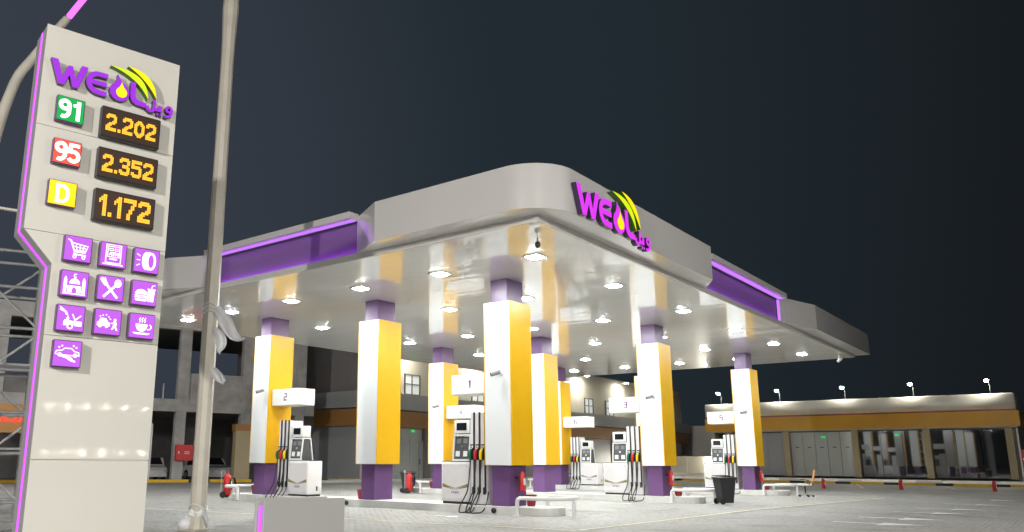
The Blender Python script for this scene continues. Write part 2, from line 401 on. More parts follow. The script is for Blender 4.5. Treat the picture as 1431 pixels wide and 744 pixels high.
# ------------------------------------------------------------------ islands, columns
XS = (0.0, 9.313, 18.996); YS = (0.0, 4.61, 9.51)
ZI, ZB, ZT, ZC = 0.19, 1.19, 5.39, 5.99
def csl(x): return 0.006 * (x + 3.8)
for X in XS:
    y0, y1 = -0.45, 10.8; xa, xb = X - 0.12, X + 1.14; xc = (xa + xb) / 2; hw = (xb - xa) / 2
    poly = [(xa, y1)] + [(xc - hw * math.cos(t), y1 + hw * math.sin(t)) for t in [R(a) for a in range(15, 180, 15)]] + [(xb, y1), (xb, y0)] + \
           [(xc + hw * math.cos(t), y0 - hw * math.sin(t)) for t in [R(a) for a in range(15, 180, 15)]] + [(xa, y0)]
    mb = MB(); mb.prism(poly, -0.05, ZI)
    tag(mb.build('pump_island', M_kerb), kind='structure')
def column(X, Y, label):
    t = thing('canopy_column', label, 'column', (X, Y, ZI), 0, 'white and yellow canopy columns')
    zt = ZT - ZI; zb = ZB - ZI; W_, D_ = 1.007, 0.842
    MB().box(0.125, 0.894, 0.176, 0.692, 0, zb + 0.03).build('plinth', M_purple, t)
    MB().box(0.125, 0.894, 0.176, 0.692, zt - 0.05, ZC + csl(X) - ZI + 0.02).build('neck', M_purple, t)
    MB().box(0.03, W_ - 0.03, 0.03, D_ - 0.03, zb + 0.012, zt - 0.012).build('core', M_dark, t)
    MB().rbox(0.0, 0.028, 0.030, D_ - 0.030, zb, zt, 0.006, 1).build('white_panel', M_white, t)
    MB().rbox(W_ - 0.028, W_, 0.030, D_ - 0.030, zb, zt, 0.006, 1).build('white_panel', M_white, t)
    MB().rbox(0.002, W_ - 0.002, 0.0, 0.028, zb, zt, 0.006, 1).build('yellow_panel', M_yellow, t)
    MB().rbox(0.002, W_ - 0.002, D_ - 0.028, D_, zb, zt, 0.006, 1).build('yellow_panel', M_yellow, t)
    MB().box(0.03, W_ - 0.03, 0.03, D_ - 0.03, zt - 0.011, zt - 0.003).build('top_cap', M_white, t)
    return t
CL = {(0, 0): 'nearest and tallest white and yellow column, beside the pump sign numbered 1',
      (0, 1): 'white and yellow column left of pump sign 1 with no pump sign of its own',
      (0, 2): 'leftmost white and yellow column, carrying the pump sign numbered 2',
      (1, 0): 'white and yellow column carrying the pump sign numbered 3',
      (1, 1): 'white and yellow column just right of and behind the nearest column',
      (1, 2): 'white and yellow column carrying the pump sign numbered 4',
      (2, 0): 'rightmost white and yellow column, carrying the pump sign numbered 5',
      (2, 1): 'white and yellow column nearly hidden behind the column of sign 3',
      (2, 2): 'narrow looking yellow column carrying the pump sign numbered 6'}
for i, X in enumerate(XS):
    for j, Y in enumerate(YS): column(X, Y, CL[(i, j)])

# ------------------------------------------------------------------ canopy
can = thing('fuel_canopy', 'large white fuel station canopy with rounded corner and violet lit recesses', 'canopy', (0, 0, 0))
def sl(mb):
    mb.v = [(a, b_, c + csl(a)) for a, b_, c in mb.v]; return mb
X0, X1, Y0, Y1 = -3.8, 23.9, -3.2, 13.9
Z0, Z1 = 6.12, 7.05
corner = arc(-3.4, -2.8, 1.0, 1.0, 180, 270, 18)
poly = [(-3.72, 1.85), (-3.8, 1.85), (-4.4, 0.72)] + corner + [(4.24, -3.8), (5.3, -3.2), (5.3, -3.12), (-3.72, -3.12)]
sl(MB().prism(poly, Z0, Z1)).build('corner_fascia', M_fascia, can, smooth=9)
poly = [(12.6, -3.12), (12.6, -3.2), (15.05, -3.8)] + arc(24.3, -3.6, 0.2, 0.2, 270, 360, 6) + [(24.5, 0.0), (23.8, 0.6), (23.8, -3.12)]
sl(MB().prism(poly, Z0, Z1)).build('end_fascia', M_fascia, can, smooth=9)
poly = [(-3.72, 7.7), (-3.8, 7.7), (-4.4, 9.0)] + list(reversed(arc(-3.9, 13.9, 0.5, 0.5, 90, 180, 8))) + [(0, 14.4), (0.6, 13.8), (-3.72, 13.8)]
sl(MB().prism(poly, Z0, Z1)).build('end_fascia', M_fascia, can, smooth=9)
# recessed lengths: top beam, violet panel, led strips
def recess(along, a0, a1, base):
    s = 1 if along == 'x' else 0
    def bx(p0, p1, q0, q1, z0, z1):
        return sl(MB().box(p0, p1, q0, q1, z0, z1)) if s else sl(MB().box(q0, q1, p0, p1, z0, z1))
    bx(a0 + .01, a1 - .01, base - 0.28, base + 0.05, 6.965, 7.13).build('top_beam', M_fascia, can)
    bx(a0 + .012, a1 - .012, base + 0.12, base + 0.16, 6.04, 6.964).build('light_panel', M_recess, can)
    bx(a0 + .02, a1 - .02, base - 0.16, base - 0.02, 6.952, 6.964).build('led_strip', M_ledtop, can)  # glowing band painted in for the LED-lit underside of the beam
    bx(a0 + .02, a1 - .02, base + 0.055, base + 0.085, 6.05, 6.065).build('led_strip', M_led, can)
    bx(a1 - .022, a1 - .011, base + 0.02, base + 0.09, 6.16, 6.95).build('led_strip', M_ledtop, can)
    bx(a0 + .011, a0 + .022, base + 0.02, base + 0.09, 6.16, 6.95).build('led_strip', M_ledtop, can)
    bx(a0 + .012, a1 - .012, base + 0.04, base + 0.161, 6.02, 6.039).build('led_tray', M_fascia, can)
recess('x', 5.3, 12.6, Y0)
recess('y', 1.85, 7.7, X0)
# plain fascia on the two far sides, lower lip all round
sl(MB().box(X1, X1 + .1, 0.6, Y1, Z0, Z1)).build('rear_fascia', M_fascia, can)
sl(MB().box(0.6, X1, Y1 - .1, Y1, Z0, Z1)).build('rear_fascia', M_fascia, can)
lip = MB()
t_ = 0.06
lip.box(X0 - .02, X0 - .02 + t_, Y0 - .02, Y1, 5.985, 6.150); lip.box(X0 - .02 + t_, X1 + .1, Y0 - .02, Y0 - .02 + t_, 5.985, 6.149)
lip.box(X1 + .1 - t_, X1 + .1, Y0 - .02 + t_, Y1, 5.985, 6.147); lip.box(X0 - .02 + t_, X1 + .1 - t_, Y1 - t_, Y1, 5.985, 6.146)
sl(lip).build('lower_lip', M_fascia, can)
sl(MB().box(X0 + .3, X1 - .05, Y0 + .3, Y1 - .15, 6.5, 6.6)).build('roof_deck', M_wallgrey, can)
me_c = bpy.data.meshes.new('ceiling_panel')
pw = 0.4; npl = int(round((X1 - X0 - 0.0) / pw)); pw = (X1 - X0) / npl
cb = MB(); ns = 1
hw = pw / 2 - 0.0012
prof = [(-hw, 0.018)] + [(-hw + 2 * hw * k / 8, 0.0007 * (k / 4 - 1) ** 2) for k in range(9)] + [(hw, 0.018)]
n6 = len(prof)
ya, yb = Y0 + 0.045, Y1 - 0.065
vv2 = [(a, ya, z) for a, z in prof] + [(a, yb, z) for a, z in prof]
cb.add(vv2, [(i, i + 1, n6 + i + 1, n6 + i) for i in range(n6 - 1)] + [(0, n6, 2 * n6 - 1, n6 - 1)])
me_c.from_pydata(cb.v, [], cb.f); me_c.materials.append(M_ceil)
bmx = bmesh.new(); bmx.from_mesh(me_c); bmesh.ops.recalc_face_normals(bmx, faces=bmx.faces[:]); bmx.to_mesh(me_c); bmx.free()
me_c.shade_smooth(); me_c.set_sharp_from_angle(angle=R(35))
for k in range(npl):
    x = X0 + (k + .5) * pw
    shared(me_c, 'ceiling_panel', can, (x, 0, ZC + csl(x) + random.uniform(0, .002)), (random.uniform(-.00025, .00025), random.uniform(-.0055, .0055), 0))

# downlights
ORD = ('first', 'second', 'third', 'fourth', 'fifth', 'sixth')
LXs = (-1.4, 2.65, 7.55, 12.4, 17.0, 21.2); LYs = (-1.65, 1.2, 4.03, 6.95, 9.9, 12.3)
dl = thing('downlight', 'x', 'ceiling light', (0, 0, 0), 0, 'square lights in the canopy ceiling')
fr = MB()
for a in range(4):
    c_, s_ = math.cos(a * PI / 2), math.sin(a * PI / 2)
    q = MB().box(-.22, .22 - .05, -.22, -.17, -.022, .0); q.xform(Matrix.Rotation(a * PI / 2, 4, 'Z')); fr.add(q.v, q.f)
fr.build('frame', M_trim, dl)
MB().prism([(.165 * math.cos(R(a)) * (1 if abs(math.cos(R(a))) > .9 or abs(math.sin(R(a))) > .9 else 1.25), .165 * math.sin(R(a)) * (1 if abs(math.cos(R(a))) > .9 or abs(math.sin(R(a))) > .9 else 1.25)) for a in range(0, 360, 45)], -.034, -.006).build('diffuser', M_downl, dl)
first = True
for i, x in enumerate(LXs):
    for j, y in enumerate(LYs):
        lab = 'square ceiling light, %s from the right-hand eave in the %s row behind the left-hand eave' % (ORD[j], ORD[i])
        loc = (x, y, ZC + csl(x) - 0.002)
        if first: dl.location = loc; dl['label'] = lab; first = False
        else: clone(dl, lab, loc)

# ------------------------------------------------------------------ logo (shared drawing)
def crescent(p0, p1, p2, th, n=18):
    a, c, d = [Vector(q) for q in (p0, p1, p2)]
    def bez(a, k, d, t): return a * (1 - t) ** 2 + k * 2 * t * (1 - t) + d * t * t
    k1 = c * 2 - (a + d) / 2
    mid = (a + d) / 2; dirn = (c - mid).normalized()
    k2 = k1 - dirn * th * 2
    o = [bez(a, k1, d, i / n) for i in range(n + 1)] + [bez(a, k2, d, i / n) for i in range(n - 1, 0, -1)]
    return [(q.x, q.y) for q in o]
def drop(cx, cz, r, top, lean=0.0, n=22):
    pts = []
    for i in range(n + 1):
        a = R(125 + (415 - 125) * i / n); pts.append((cx + r * math.cos(a), cz + r * math.sin(a)))
    tx, tz = cx + lean, top
    def q(p, s): return [(p[0] + (tx - p[0]) * t + s * 0.10 * r * math.sin(PI * t), p[1] + (tz - p[1]) * t) for t in (.25, .5, .75)]
    return pts + q(pts[-1], -1) + [(tx, tz)] + list(reversed(q(pts[0], 1)))
def logo(par, ox, oz, sx, sz, depth):
    T = lambda p: [(ox + a * sx, oz + c * sz) for a, c in p]
    def letter(name, polys, strokes, face, side, dd=0.0):
        yb_, yf = 0.0, -(depth + dd)
        mb = MB(); fb = MB(); k = 0
        for p in polys:
            mb.prism(T(p), yf + .004, yb_, 'xz'); fb.prism(T([(a, c) for a, c in p]), yf, yf + .0035, 'xz')
        for p, wd in strokes:
            q = T(p); wv = [z * (sx + sz) / 2 for z in wd] if isinstance(wd, (list, tuple)) else wd * (sx + sz) / 2
            mb.stroke(q, wv, yf + .004 + k * .0004, yb_); fb.stroke(q, wv, yf - k * .0004, yf + .0035); k += 1
        o = mb.build(name, side, par)
        fb.build('lit_face', face, o)
        return o
    W_ = [[(0, 1.0), (0.26, 1.0), (0.47, 0.33), (0.66, 0.86), (0.83, 0.86), (0.98, 0.33), (1.17, 1.0), (1.42, 1.0), (1.10, 0.0), (0.88, 0.0), (0.73, 0.46), (0.56, 0.0), (0.34, 0.0)]]
    letter('letter_w', W_, [], M_ledfront, M_letside)
    Eo = [(2.21, .865)] + arc(1.86, .475, .385, .39, 90, 270, 16) + [(2.21, .085)]
    letter('letter_e', [], [(Eo, .20), ([(1.52, .475), (2.19, .475)], .185)], M_ledfront, M_letside)
    letter('drop_outline', [drop(2.72, 0.36, 0.40, 1.10, -0.13)], [], M_ledfront, M_letside)
    letter('oil_drop', [drop(2.79, 0.33, 0.225, 0.80, -0.02)], [], M_ledyellow, M_letside, 0.012)
    Lp = [(3.15, 0.95), (3.36, 0.95), (3.38, 0.42)] + arc(3.60, 0.40, 0.22, 0.20, 180, 262, 6) + [(3.86, 0.18), (3.84, -0.02)] + arc(3.52, 0.36, 0.36, 0.37, 262, 182, 8)
    letter('letter_l', [Lp], [], M_ledfront, M_letside)
    letter('green_arc', [crescent((2.27, 1.37), (3.46, 1.19), (3.89, 0.34), 0.27)], [], M_ledgreen, M_greenside, 0.02)
    letter('yellow_arc', [crescent((2.98, 1.57), (3.88, 1.30), (4.25, 0.48), 0.25)], [], M_ledyellow, M_greenside, 0.01)
    lam = [(4.20, 0.42), (4.20, 0.05), (4.14, -0.07), (4.02, -0.10), (3.92, -0.04), (3.90, 0.10)]
    letter('arabic_letter', [], [(lam, 0.12)], M_ledfront, M_letside)
    ya_ = [(4.20, 0.02), (4.34, 0.02), (4.44, 0.02), (4.46, 0.22)]
    letter('arabic_letter', [], [(ya_, 0.12), ([(4.32, -0.16), (4.40, -0.16)], 0.08), ([(4.46, -0.16), (4.54, -0.16)], 0.08)], M_ledfront, M_letside)
    ring = arc(4.84, 0.17, 0.11, 0.12, 0, 330, 14)
    waw = [(4.95, 0.19), (4.95, 0.02), (4.90, -0.10), (4.78, -0.16), (4.66, -0.16)]
    letter('arabic_letter', [], [(ring, 0.105), (waw, 0.105)], M_ledfront, M_letside)

lg = thing('fascia_logo', 'violet WELL sign with yellow drop and lime arcs on the canopy corner fascia', 'logo sign', (0, -3.802, 0.0))
logo(lg, -3.49, 6.13, 0.688, 0.615, 0.12)

# ------------------------------------------------------------------ price pylon
AZ = R(-12)
py = thing('price_pylon', 'tall beige price sign with violet edge light and fuel prices', 'price sign', (-10.610, -0.990, 0), AZ)
DEP = 0.6
out = [(-0.05, 0.0), (-0.05, 7.26), (-1.965, 7.26), (-1.965, 4.27), (-1.575, 3.84), (-1.575, 0.0)]
ins = [(-0.053, 0.0), (-0.053, 7.257), (-1.962, 7.257), (-1.962, 4.271), (-1.572, 3.841), (-1.572, 0.0)]
MB().prism(ins, 0.022, DEP, 'xz').build('side_casing', M_signside, py)
seams = [0.0, 1.25, 2.87, 4.26, 5.76, 7.26]
for k in range(5):
    a, b2 = seams[k] + (.004 if k else 0), seams[k + 1] - (0 if k == 4 else .004)
    xl = -1.575 if k < 2 else -1.965
    if k == 2: pl = [(-0.05, a), (-0.05, b2), (-1.965, b2), (-1.965, 4.27 if b2 > 4.27 else b2), (-1.575, 3.84), (-1.575, a)]
    else: pl = [(-0.05, a), (-0.05, b2), (xl, b2), (xl, a)]
    if k == 2: pl = [(-0.05, a), (-0.05, b2), (-1.956, b2), (-1.575, 3.84), (-1.575, a)]
    MB().prism(pl, 0.0, 0.0215, 'xz').build('face_panel', M_sign, py)
led = MB()
def sidestrip(p, q, w0=0.27, w1=0.33):
    nx, nz = (q[1] - p[1]), -(q[0] - p[0]); l = math.hypot(nx, nz); nx, nz = nx / l * -0.008, nz / l * -0.008
    if nx > 0: nx, nz = -nx, -nz
    led.add([(p[0] + nx, w0, p[1] + nz), (p[0] + nx, w1, p[1] + nz), (q[0] + nx, w1, q[1] + nz), (q[0] + nx, w0, q[1] + nz),
             (p[0] - nx, w0, p[1] - nz), (p[0] - nx, w1, p[1] - nz), (q[0] - nx, w1, q[1] - nz), (q[0] - nx, w0, q[1] - nz)],
            [(0, 1, 2, 3), (7, 6, 5, 4), (0, 4, 5, 1), (1, 5, 6, 2), (2, 6, 7, 3), (3, 7, 4, 0)])
M_ledsign = mat('violet_edge_led', (0.3, 0.05, 0.4), 0.4, emit=(0.60, 0.07, 1.0), es=1.3)
sidestrip((-1.965, 7.24), (-1.965, 4.27)); sidestrip((-1.965, 4.27), (-1.575, 3.84)); sidestrip((-1.575, 3.84), (-1.575, 0.02))
led.build('edge_light', M_ledsign, py)
M_front0, M_ledfront = M_ledfront, mat('violet_letter_face_dim', (0.08, 0.01, 0.14), 0.4, emit=(0.36, 0.025, 0.76), es=0.95)
lgp = thing('pylon_logo', 'violet WELL sign with yellow drop and lime arcs atop the price sign', 'logo sign', (-10.610, -0.990, 0), AZ)
logo(lgp, -1.885, 6.385, 0.35, 0.355, 0.085)

def lightbox(name, x0, x1, z0, z1, face, glyph, gm, dep=0.10, side=M_boxside):
    b_ = MB().rbox(x0, x1, -dep, 0.0, z0, z1, 0.008, 1).build(name, side, py)
    e_ = 0.012
    MB().box(x0 + e_, x1 - e_, -dep - .003, -dep + .001, z0 + e_, z1 - e_).build('lit_face', face, b_)
    if glyph:
        glyph.v = [(a, c - dep - .004, d) for a, c, d in glyph.v]
        glyph.build('glyph', gm, b_)
    return b_
def tglyph(t, cx, cz, size, bold, sx=1.0, dep=.004):
    g_ = text_mb(t, size, dep, bold, sx); xs = [q[0] for q in g_.v]; zs = [q[2] for q in g_.v]
    return move(g_, cx - (min(xs) + max(xs)) / 2, 0, cz - (min(zs) + max(zs)) / 2)
def dg(cx, cz, h, chars):
    mb = MB(); wd = .185; k = 0
    for (ch, ox) in chars:
        T = lambda p: [(cx + (ox + a) * h, cz + c * h) for a, c in p]
        if ch == '9': st = [(arc(0, .20, .20, .205, 0, 345, 20), wd), ([(.205, .22), (.20, -.05)] + arc(-.04, -.10, .24, .31, 5, -115, 10), wd)]
        elif ch == '1': st = [([(.10, .5), (.10, -.5)], wd), ([(.12, .36), (-.02, .27), (-.14, .23)], wd * .85)]
        elif ch == '5': st = [([(.26, .41), (-.14, .41), (-.19, -.02), (-.10, .07)], wd * .95), (arc(.0, -.16, .235, .245, 130, -150, 18), wd)]
        else: st = [([(-.22, .41)] + arc(-.02, 0, .28, .41, 85, -85, 16) + [(-.22, -.41)], wd * .92), ([(-.235, .5), (-.235, -.5)], wd * .92)]
        for p, w_ in st:
            mb.stroke(T(p), w_ * h, -.0004 * k, .004); k += 1
    return mb
lightbox('fuel_grade_box', -1.755, -1.385, 5.845, 6.215, M_gfg, dg(-1.57, 6.03, .285, (('9', -.27), ('1', .26))), M_numw)
lightbox('fuel_grade_box', -1.74, -1.37, 5.225, 5.585, M_gfr, dg(-1.555, 5.405, .285, (('9', -.29), ('5', .29))), M_numw)
lightbox('fuel_grade_box', -1.745, -1.375, 4.63, 4.985, M_gfy, dg(-1.56, 4.805, .27, (('D', 0),)), M_numw)

# dot matrix prices

F5 = {'0': ['01110', '10001', '10001', '10001', '10001', '10001', '01110'], '1': ['00100', '01100', '00100', '00100', '00100', '00100', '01110'],
      '2': ['01110', '10001', '00001', '00010', '00100', '01000', '11111'], '3': ['01110', '10001', '00001', '00110', '00001', '10001', '01110'],
      '5': ['11111', '10000', '11110', '00001', '00001', '10001', '01110'], '7': ['11111', '00001', '00010', '00010', '00100', '00100', '00100']}
F8 = {'2': ['0111110', '1111111', '1100011', '0000011', '0000111', '0011110', '0111000', '1110000', '1111111', '1111111'],
      '0': ['0011100', '0111110', '1110111', '1100011', '1100011', '1100011', '1100011', '1110111', '0111110', '0011100'],
      '3': ['0111110', '1111111', '1100011', '0000011', '0011110', '0011111', '0000011', '1100011', '1111111', '0111110'],
      '5': ['1111111', '1111111', '1100000', '1111110', '1111111', '0000011', '0000011', '1100011', '1111111', '0111110'],
      '1': ['0011', '0111', '1111', '1011', '0011', '0011', '0011', '0011', '0011', '0011'],
      '7': ['1111111', '1111111', '0000011', '0000110', '0000110', '0001100', '0001100', '0011000', '0011000', '0011000']}
def price(txt, x0, x1, z0, z1):
    b_ = MB().rbox(x0, x1, -0.11, 0.0, z0, z1, 0.01, 1).build('price_display', M_dark, py)
    MB().box(x0 + .02, x1 - .02, -.1125, -.109, z0 + .02, z1 - .02).build('display_face', M_price, b_)
    wof = lambda c: len(F8[c][0]) + 1 if c in F8 else 3
    ncol = sum(wof(c) for c in txt) - 1
    px_ = (x1 - x0 - .13) / ncol; pz_ = px_ * 1.22
    ox = (x0 + x1) / 2 - ncol * px_ / 2; oz = (z0 + z1) / 2 + 5 * pz_; c0 = 0
    for ch in txt:
        mb = MB(); gl = F8.get(ch)
        cellsq = [(c, r) for r in range(10) for c in range(len(gl[0])) if gl[r][c] == '1'] if gl else [(0, 8), (1, 8), (0, 9), (1, 9)]
        for c, r in cellsq:
            ax = ox + (c0 + c) * px_; az = oz - (r + 1) * pz_; e_ = px_ * .05
            mb.add([(ax + e_, -.1135, az + e_), (ax + px_ - e_, -.1135, az + e_), (ax + px_ - e_, -.1135, az + pz_ - e_), (ax + e_, -.1135, az + pz_ - e_)], [(0, 1, 2, 3)])
        c0 += wof(ch)
        mb.build('digit' if gl else 'decimal_point', M_amber, b_, fix=False)
price('2.202', -1.155, -0.305, 5.765, 6.230)
price('2.352', -1.150, -0.295, 5.155, 5.605)
price('1.172', -1.142, -0.287, 4.525, 4.990)

def icon(cx, cz, draw):
    s_ = 0.36
    mb = MB(); cnt = [0]
    def lay():
        cnt[0] += 1; return -0.0005 * cnt[0]
    class D:
        @staticmethod
        def S(p, w_, closed=False): y = lay(); mb.stroke([(cx + a * s_, cz + c * s_) for a, c in p], w_ * s_, y, .002, closed)
        @staticmethod
        def P(p): y = lay(); mb.prism([(cx + a * s_, cz + c * s_) for a, c in p], y, .002, 'xz')
        @staticmethod
        def C(x, z, r, rz=None): y = lay(); mb.disc(cx + x * s_, cz + z * s_, r * s_, (rz or r) * s_, y, .002, 18)
        @staticmethod
        def T(t, x, z, sz): y = lay(); g_ = tglyph(t, cx + x * s_, cz + z * s_, sz * s_, .004); g_.v = [(a, b_ + y, c) for a, b_, c in g_.v]; mb.add(g_.v, g_.f)
    draw(D)
    lightbox('service_icon', cx - .183, cx + .183, cz - .18, cz + .18, M_icon, mb, M_iconw)
def i_cart(D):
    D.S([(-.38, .33), (-.28, .30), (-.12, -.12), (.28, -.12)], .045); D.S([(-.24, .22), (.36, .14), (.28, -.06), (-.14, -.06)], .035)
    for t in (.25, .5, .75): D.S([(-.24 + .6 * t, .22 - .08 * t), (-.14 + .42 * t, -.06)], .025)
    D.S([(-.19, .08), (.32, .04)], .025); D.S([(-.12, -.12), (-.16, -.22), (.30, -.22)], .03)
    for x in (-.1, .22): D.S(arc(x, -.31, .055, .055, 0, 330, 10), .035)
def i_atm(D):
    D.S([(-.28, .40), (.28, .40), (.28, -.32), (-.28, -.32)], .03, True); D.S([(-.22, .33), (.22, .33), (.22, -.08), (-.22, -.08)], .025, True)
    D.S([(-.16, .25), (-.02, .25), (-.02, .17), (-.16, .17)], .02, True); D.S([(.04, .25), (.16, .25), (.16, .17), (.04, .17)], .02, True)
    D.T('ATM', 0, .04, .17); D.P([(-.16, -.14), (.16, -.14), (.12, -.2), (-.12, -.2)]); D.P([(-.38, -.36), (.38, -.36), (.38, -.40), (-.38, -.40)])
def i_tyre(D):
    D.S(arc(.17, 0, .155, .32, 0, 345, 23), .085, True); D.P(arc(-.02, 0, .17, .365, 90, 270, 14) + [(.14, -.365), (.04, -.27), (-.015, 0), (.04, .27), (.14, .365)])
    for a in (.2, 0, -.2): D.S([(-.40, a * 1.2), (-.26, a * .8)], .03)
def i_mosque(D):
    D.P([(-.24, -.08), (.24, -.08), (.24, -.34), (.08, -.34), (.08, -.2), (.0, -.12), (-.08, -.2), (-.08, -.34), (-.24, -.34)])
    D.P(arc(0, .0, .19, .20, 0, 180, 12)); D.S(arc(.02, .31, .06, .06, 60, 300, 9), .03); D.S([(0, .19), (0, .25)], .025)
    for x in (-.33, .33): D.P([(x - .055, -.34), (x + .055, -.34), (x + .055, .10), (x + .04, .18), (x, .27), (x - .04, .18), (x - .055, .10)])
    D.P([(-.40, -.37), (.40, -.37), (.40, -.41), (-.40, -.41)])
def i_food(D):
    D.S([(-.20, .16), (.26, -.36)], .085); D.P([(-.40, .38), (-.34, .40), (-.13, .20), (-.13, .10), (-.24, .08), (-.42, .30)])
    for k in (0, .06, .12): D.S([(-.30 + k, .18 + k * .3), (-.40 + k * 1.2, .36 + k * .4)], .03)
    D.C(.25, .22, .13, .16); D.S([(.18, .14), (-.26, -.36)], .085)
def i_burger(D):
    D.P(arc(-.13, -.05, .24, .20, 0, 180, 12)); D.S([(-.38, -.11), (.12, -.11)], .04); D.S([(-.38, -.18), (.12, -.18)], .04); D.P([(-.37, -.24), (.11, -.24), (.08, -.32), (-.34, -.32)])
    D.P([(.12, .14), (.40, .14), (.36, -.32), (.14, -.32)]); D.P([(.10, .16), (.42, .16), (.42, .20), (.10, .20)]); D.S([(.26, .2), (.29, .33), (.40, .36)], .03)
def i_oil(D):
    D.P([(-.40, .42), (-.16, .24), (-.10, .12), (-.16, .10), (-.24, .22), (-.40, .28)]); D.P([(q[0] - .10, q[1] - .10) for q in drop(.0, .08, .05, .22)])
    D.P([(-.20, -.06), (.05, -.10), (.40, -.10), (.40, -.28), (.16, -.28), (.12, -.2), (.0, -.18), (-.1, -.2), (-.14, -.28), (-.24, -.28), (-.24, -.14)])
    D.S(arc(.0, -.30, .09, .09, 0, 345, 14), .05); D.S([(.05, .16), (.16, -.06), (.36, .12)], .04)
def i_wash(D):
    D.P([(-.40, -.02), (-.34, .0), (-.28, .14), (-.08, .14), (.0, .0), (.08, -.02), (.08, -.16), (-.40, -.16)])
    for x in (-.28, -.04): D.C(x, -.17, .06)
    D.C(.26, .10, .05); D.P([(.20, .04), (.30, .04), (.34, -.08), (.30, -.14), (.38, -.30), (.32, -.30), (.24, -.16), (.20, -.28), (.14, -.28), (.20, -.12)]); D.S([(.22, -.02), (.12, -.04)], .03)
    for x, z in ((-.2, .24), (-.08, .27), (.02, .2), (.08, .12), (-.3, .2)): D.C(x, z, .025)
def i_cup(D):
    D.P([(-.26, .08), (.22, .08)] + arc(-.02, .06, .23, .28, 0, -180, 12)[1:]); D.S(arc(.25, -.02, .11, .10, 70, -110, 9), .04)
    D.P([(-.36, -.26), (.34, -.26), (.24, -.33), (-.26, -.33)])
    for x in (-.1, 0, .1): D.S([(x - .02, .14), (x + .02, .20), (x - .02, .26), (x + .03, .34)], .03)
def i_key(D):
    D.S([(-.42, -.02), (-.38, .08), (-.18, .12), (-.10, .20), (.14, .20), (.24, .10), (.40, .06), (.42, -.04), (.2, -.06), (-.2, -.06)], .035, True)
    for x in (-.26, .28): D.S(arc(x, -.05, .06, .06, 0, 340, 10), .03)
    D.S([(-.18, -.10), (-.02, -.14), (.14, -.24), (.30, -.28)], .06); D.S([(-.10, -.06), (.1, -.12), (.2, -.2)], .03)
    for x, z in ((-.3, .22), (-.2, .28), (.3, .24), (.2, .3)): D.C(x, z, .03)
ICON = [[(-1.285, 4.068), i_cart], [(-.812, 4.062), i_atm], [(-.342, 4.054), i_tyre], [(-1.285, 3.580), i_mosque], [(-.805, 3.585), i_food], [(-.335, 3.580), i_burger],
        [(-1.290, 3.107), i_oil], [(-.803, 3.110), i_wash], [(-.333, 3.105), i_cup], [(-1.287, 2.628), i_key]]
for (c, d) in ICON: icon(c[0], c[1], d)

# low block sign
lb = thing('block_sign', 'low grey block sign with a violet light slot, in front of the pump island', 'sign', (-11.238, -4.224, 0), AZ)
MB().rbox(0, 1.03, 0.0, 0.028, 0, 0.842, 0.004, 1).build('front_panel', M_signside, lb)
MB().box(0.02, 1.03, 0.03, 0.20, 0, 0.835).build('casing', M_signside, lb)
MB().rbox(-0.003, 0.9, 0.175, 0.215, 0, 0.853, 0.004, 1).build('back_panel', M_signside, lb)
MB().box(0.008, 0.019, 0.07, 0.13, 0.02, 0.77).build('light_slot', M_ledsign, lb)

